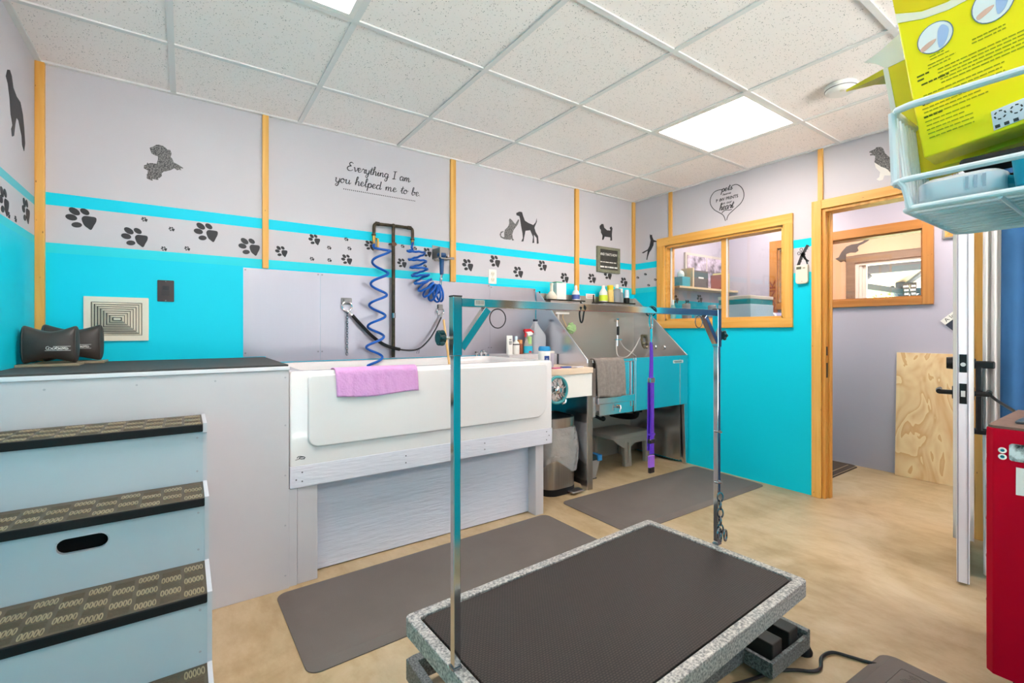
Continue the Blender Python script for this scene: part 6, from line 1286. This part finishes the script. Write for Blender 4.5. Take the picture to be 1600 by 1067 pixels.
for i, x in enumerate((3.74, 3.83, 3.93, 4.05, 4.15, 4.25)):
    h = (.15, .09, .07, .07, .15, .13)[i]
    bottle('jar', 'small %s jar on the hall counter, %s from the left through the window' % (('clear', 'steel', 'steel', 'steel', 'clear', 'clear')[i], ORD[i]), 'jar', x, 2.58+.05*(i % 2), 1.23, [(.035, 0), (.038, .01), (.038, h), (.03, h+.006)], m_steel if 0 < i < 4 else MATS['clear_grey'], grp='jars on the hall counter')
for i, (x, z) in enumerate([(3.83, 1.44), (4.02, 1.40), (4.22, 1.46)]):
    o = dup(pb); o.location = (x, HY1-.0002, z); o.scale = (.09, 1, .12); tag(o, 'black paw print seen through the window under the pale shelf, %s from the left' % ORD[i], 'decal', 'paw prints on the hall wall')
t = thing('letter_sign', 'rust brown upright cut letters beside the far window, seen through the interior window', 'sign', (HX, 2.25, 1.25))
for i, ch in enumerate('UNK'):
    q = MB(); letter(q, ch, lambda a, b, d: (HX-.021-d, 2.222+b, 1.345+i*.1+a), 0, 0, .085, .05, .0005, bold=.02); letter(q, ch, lambda a, b, d: (HX-.021-d, 2.222+b, 1.345+i*.1+a), 0, 0, .085, .05, .006, bold=.02); q.build('letter', mat('rust_letters', '#8a4526', .5), t, smooth=0)
MB().box(HX-.03, 2.20, 1.285, HX-.02, 2.275, 1.337).build('bow', mat('rust_cloth', '#9a5434', .8), t, smooth=0, bevel=.004)
t = thing('rolled_towel', 'lilac rolled towel on the hall counter under the rust letters', 'towel', (4.5, 2.17, 1.23)); MB().cyl((4.42, 2.19, 1.269), (4.56, 2.15, 1.269), .038, n=20).build('roll', mat('lilac_cloth', '#a9a4c8', .9), t); MB().cyl((4.46, 2.1786, 1.269), (4.485, 2.1714, 1.269), .0395, n=20).build('band', m_white, t)
t = thing('reflection_box', 'pale blue box shape standing in for a glass reflection, on the hall counter', 'reflection_box', (4.15, 2.25, 1.23)); MB().box(3.95, 2.10, 1.231, 4.34, 2.40, 1.37).build('body', mat('pale_blue_reflection', '#b7d3e2', .4), t, smooth=0, bevel=.004); MB().box(3.955, 2.105, 1.37, 4.335, 2.395, 1.415).build('band', mat('deep_teal', '#128a92', .4), t, smooth=0, bevel=.003); MB().box(3.95, 2.10, 1.415, 4.34, 2.40, 1.445).build('lid', MATS['pale_frame'], t, smooth=0, bevel=.004)  # box shape stands in for a reflection in the window glass
bottle('pump_bottle', 'pale aqua bottle on the window sill inside the pine casing', 'bottle', XR+.028, 2.60, wz0+.018, [(.022, 0), (.023, .005), (.023, .10), (.012, .125)], mat('aqua_glass', '#a6dcdc', .15, trans=.4), [(.008, .125), (.008, .165), (.006, .17)], MATS['pale_cap'])
# ---- outside: pergola, post sign, tree, lawn
m_navyw = mat('dark_slate_timber', '#27333f', .5); m_tan = mat('tan_canopy', '#b7a78f', .8, var=(3, '#c7b9a2', .3))
struct('unseen_paving', MB().box(-8, -14, -.14, 9, YF-T, -.04), mat('pale_concrete', '#d9d5cc', .8))  # unseen pale slab added to bounce sunlight up through the added window
struct('ground', MB().box(6.45, YF, -.14, 40, 12, -.045), mat('lawn', '#6f8a4a', .9, var=(2, '#89a05e', .3)))
struct('path', MB().box(6.35, -1, -.04, 11.2, 6, -.005), mat('unseen_paving', '#b9ad9c', .8))
t = thing('pergola', 'dark slate pergola with tan canopy outside the far window', 'pergola', (8.8, 2.4, 0))
px0, px1, py0, py1 = 7.4, 10.1, -.2, 2.76
for (x, y) in ((px0, py0), (px0, py1), (px1, py0), (px1, py1)): MB().box(x-.06, y-.06, -.005, x+.06, y+.06, 1.98).build('post', m_navyw, t, smooth=0)
for (x0, y0, x1, y1) in ((px0, py0, px0, py1), (px1, py0, px1, py1), (px0, py0, px1, py0), (px0, py1, px1, py1)):
    MB().box(x0-.04, y0-.04, 1.775 if x0 > 7.5 or x1 > 7.5 else 1.89, x1+.04, y1+.04, 1.865 if x0 > 7.5 or x1 > 7.5 else 2.0).build('beam', m_navyw, t, smooth=0)
ax, ay, az = (px0+px1)/2, (py0+py1)/2, 2.75
for (x, y) in ((px0, py0), (px0, py1), (px1, py0), (px1, py1)): MB().tube([(x, y, 1.87), (ax, ay, az)], .04, 6).build('rafter', m_navyw, t, smooth=0)
q = MB().add([(px0-.2, py0-.2, 2.01), (px1+.2, py0-.2, 1.9), (px1+.2, py1+.2, 1.9), (px0-.2, py1+.2, 2.01), (ax, ay, az+.08)], [(0, 1, 4), (1, 2, 4), (2, 3, 4), (3, 0, 4)]); q.build('canopy', m_tan, t, smooth=0, solid=.02)
for (x, y) in ((px0, py1), (px1, py1), (px1, py0)):
    sx = 1 if x == px0 else -1; sy = -1 if y == py1 else 1
    MB().tube([(x, y, 1.45), (x+sx*.2, y, 1.70), (x+sx*.42, y, 1.88)], .03, 6).tube([(x, y, 1.45), (x, y+sy*.2, 1.70), (x, y+sy*.42, 1.88)], .03, 6).build('knee_brace', m_navyw, t, smooth=0)
t = thing('hanging_sign', 'pair of black sign boards with rows of white words on the pergola post', 'sign', (9.9, 2.6, 1.4))
xs_ = 9.92
for c0 in (2.505, 2.597):
    MB().box(xs_-.012, c0, 1.40, xs_, c0+.084, 1.95).build('board', m_dark, t, smooth=0)
rnd = random.Random(3); q = MB()
for c0 in (2.515, 2.607):
    for r in range(8):
        y = c0
        while y < c0+.055: w_ = rnd.uniform(.012, .03); q.box(xs_-.0135, y, 1.43+r*.064, xs_-.0119, min(y+w_, c0+.066), 1.458+r*.064); y += w_+.006
q.build('lettering', m_white, t, smooth=0)
MB().tube([(xs_-.006, 2.595, 1.95), (10.04, 2.60, 1.93)], .006, 6).build('hanger', m_dark, t)
t = thing('wind_chime', 'small ring ornament hanging from the pergola side beam', 'ornament', (9.4, py1, 1.5)); MB().tube([(9.4, py1-.05, 1.775), (9.4, py1-.05, 1.62)], .004, 6).build('cord', m_dark, t); MB().tube([(9.4, py1-.05+.03*math.cos(i*.52), 1.59+.03*math.sin(i*.52)) for i in range(12)], .008, 6, closed=True).build('ring', m_dark, t)
t = thing('tree', 'leafy yellow green tree beyond the pergola', 'tree', (14.5, 4.8, 0))
MB().cyl((14.5, 4.75, -.04), (14.5, 4.75, 1.5), .12, .07, 10).build('trunk', mat('bark', '#5d4b3a', .9), t)
rnd = random.Random(21); q = MB()
for k in range(900):
    a, b_ = rnd.uniform(0, 6.28), rnd.uniform(-1, 1); r = 1.0*rnd.random()**.4; c = Vector((14.5+r*math.cos(a)*math.sqrt(1-b_*b_), 4.75+r*math.sin(a)*math.sqrt(1-b_*b_), 1.6+.75*r*b_)); u = Vector((rnd.gauss(0, 1), rnd.gauss(0, 1), rnd.gauss(0, 1))).normalized()*.09; v = u.orthogonal().normalized()*.05
    q.add([c-u, c+v, c+u, c-v], [(0, 1, 2, 3)])
q.build('foliage', mat('leaf_green', '#9bb04e', .7), t, smooth=0, fix=False)
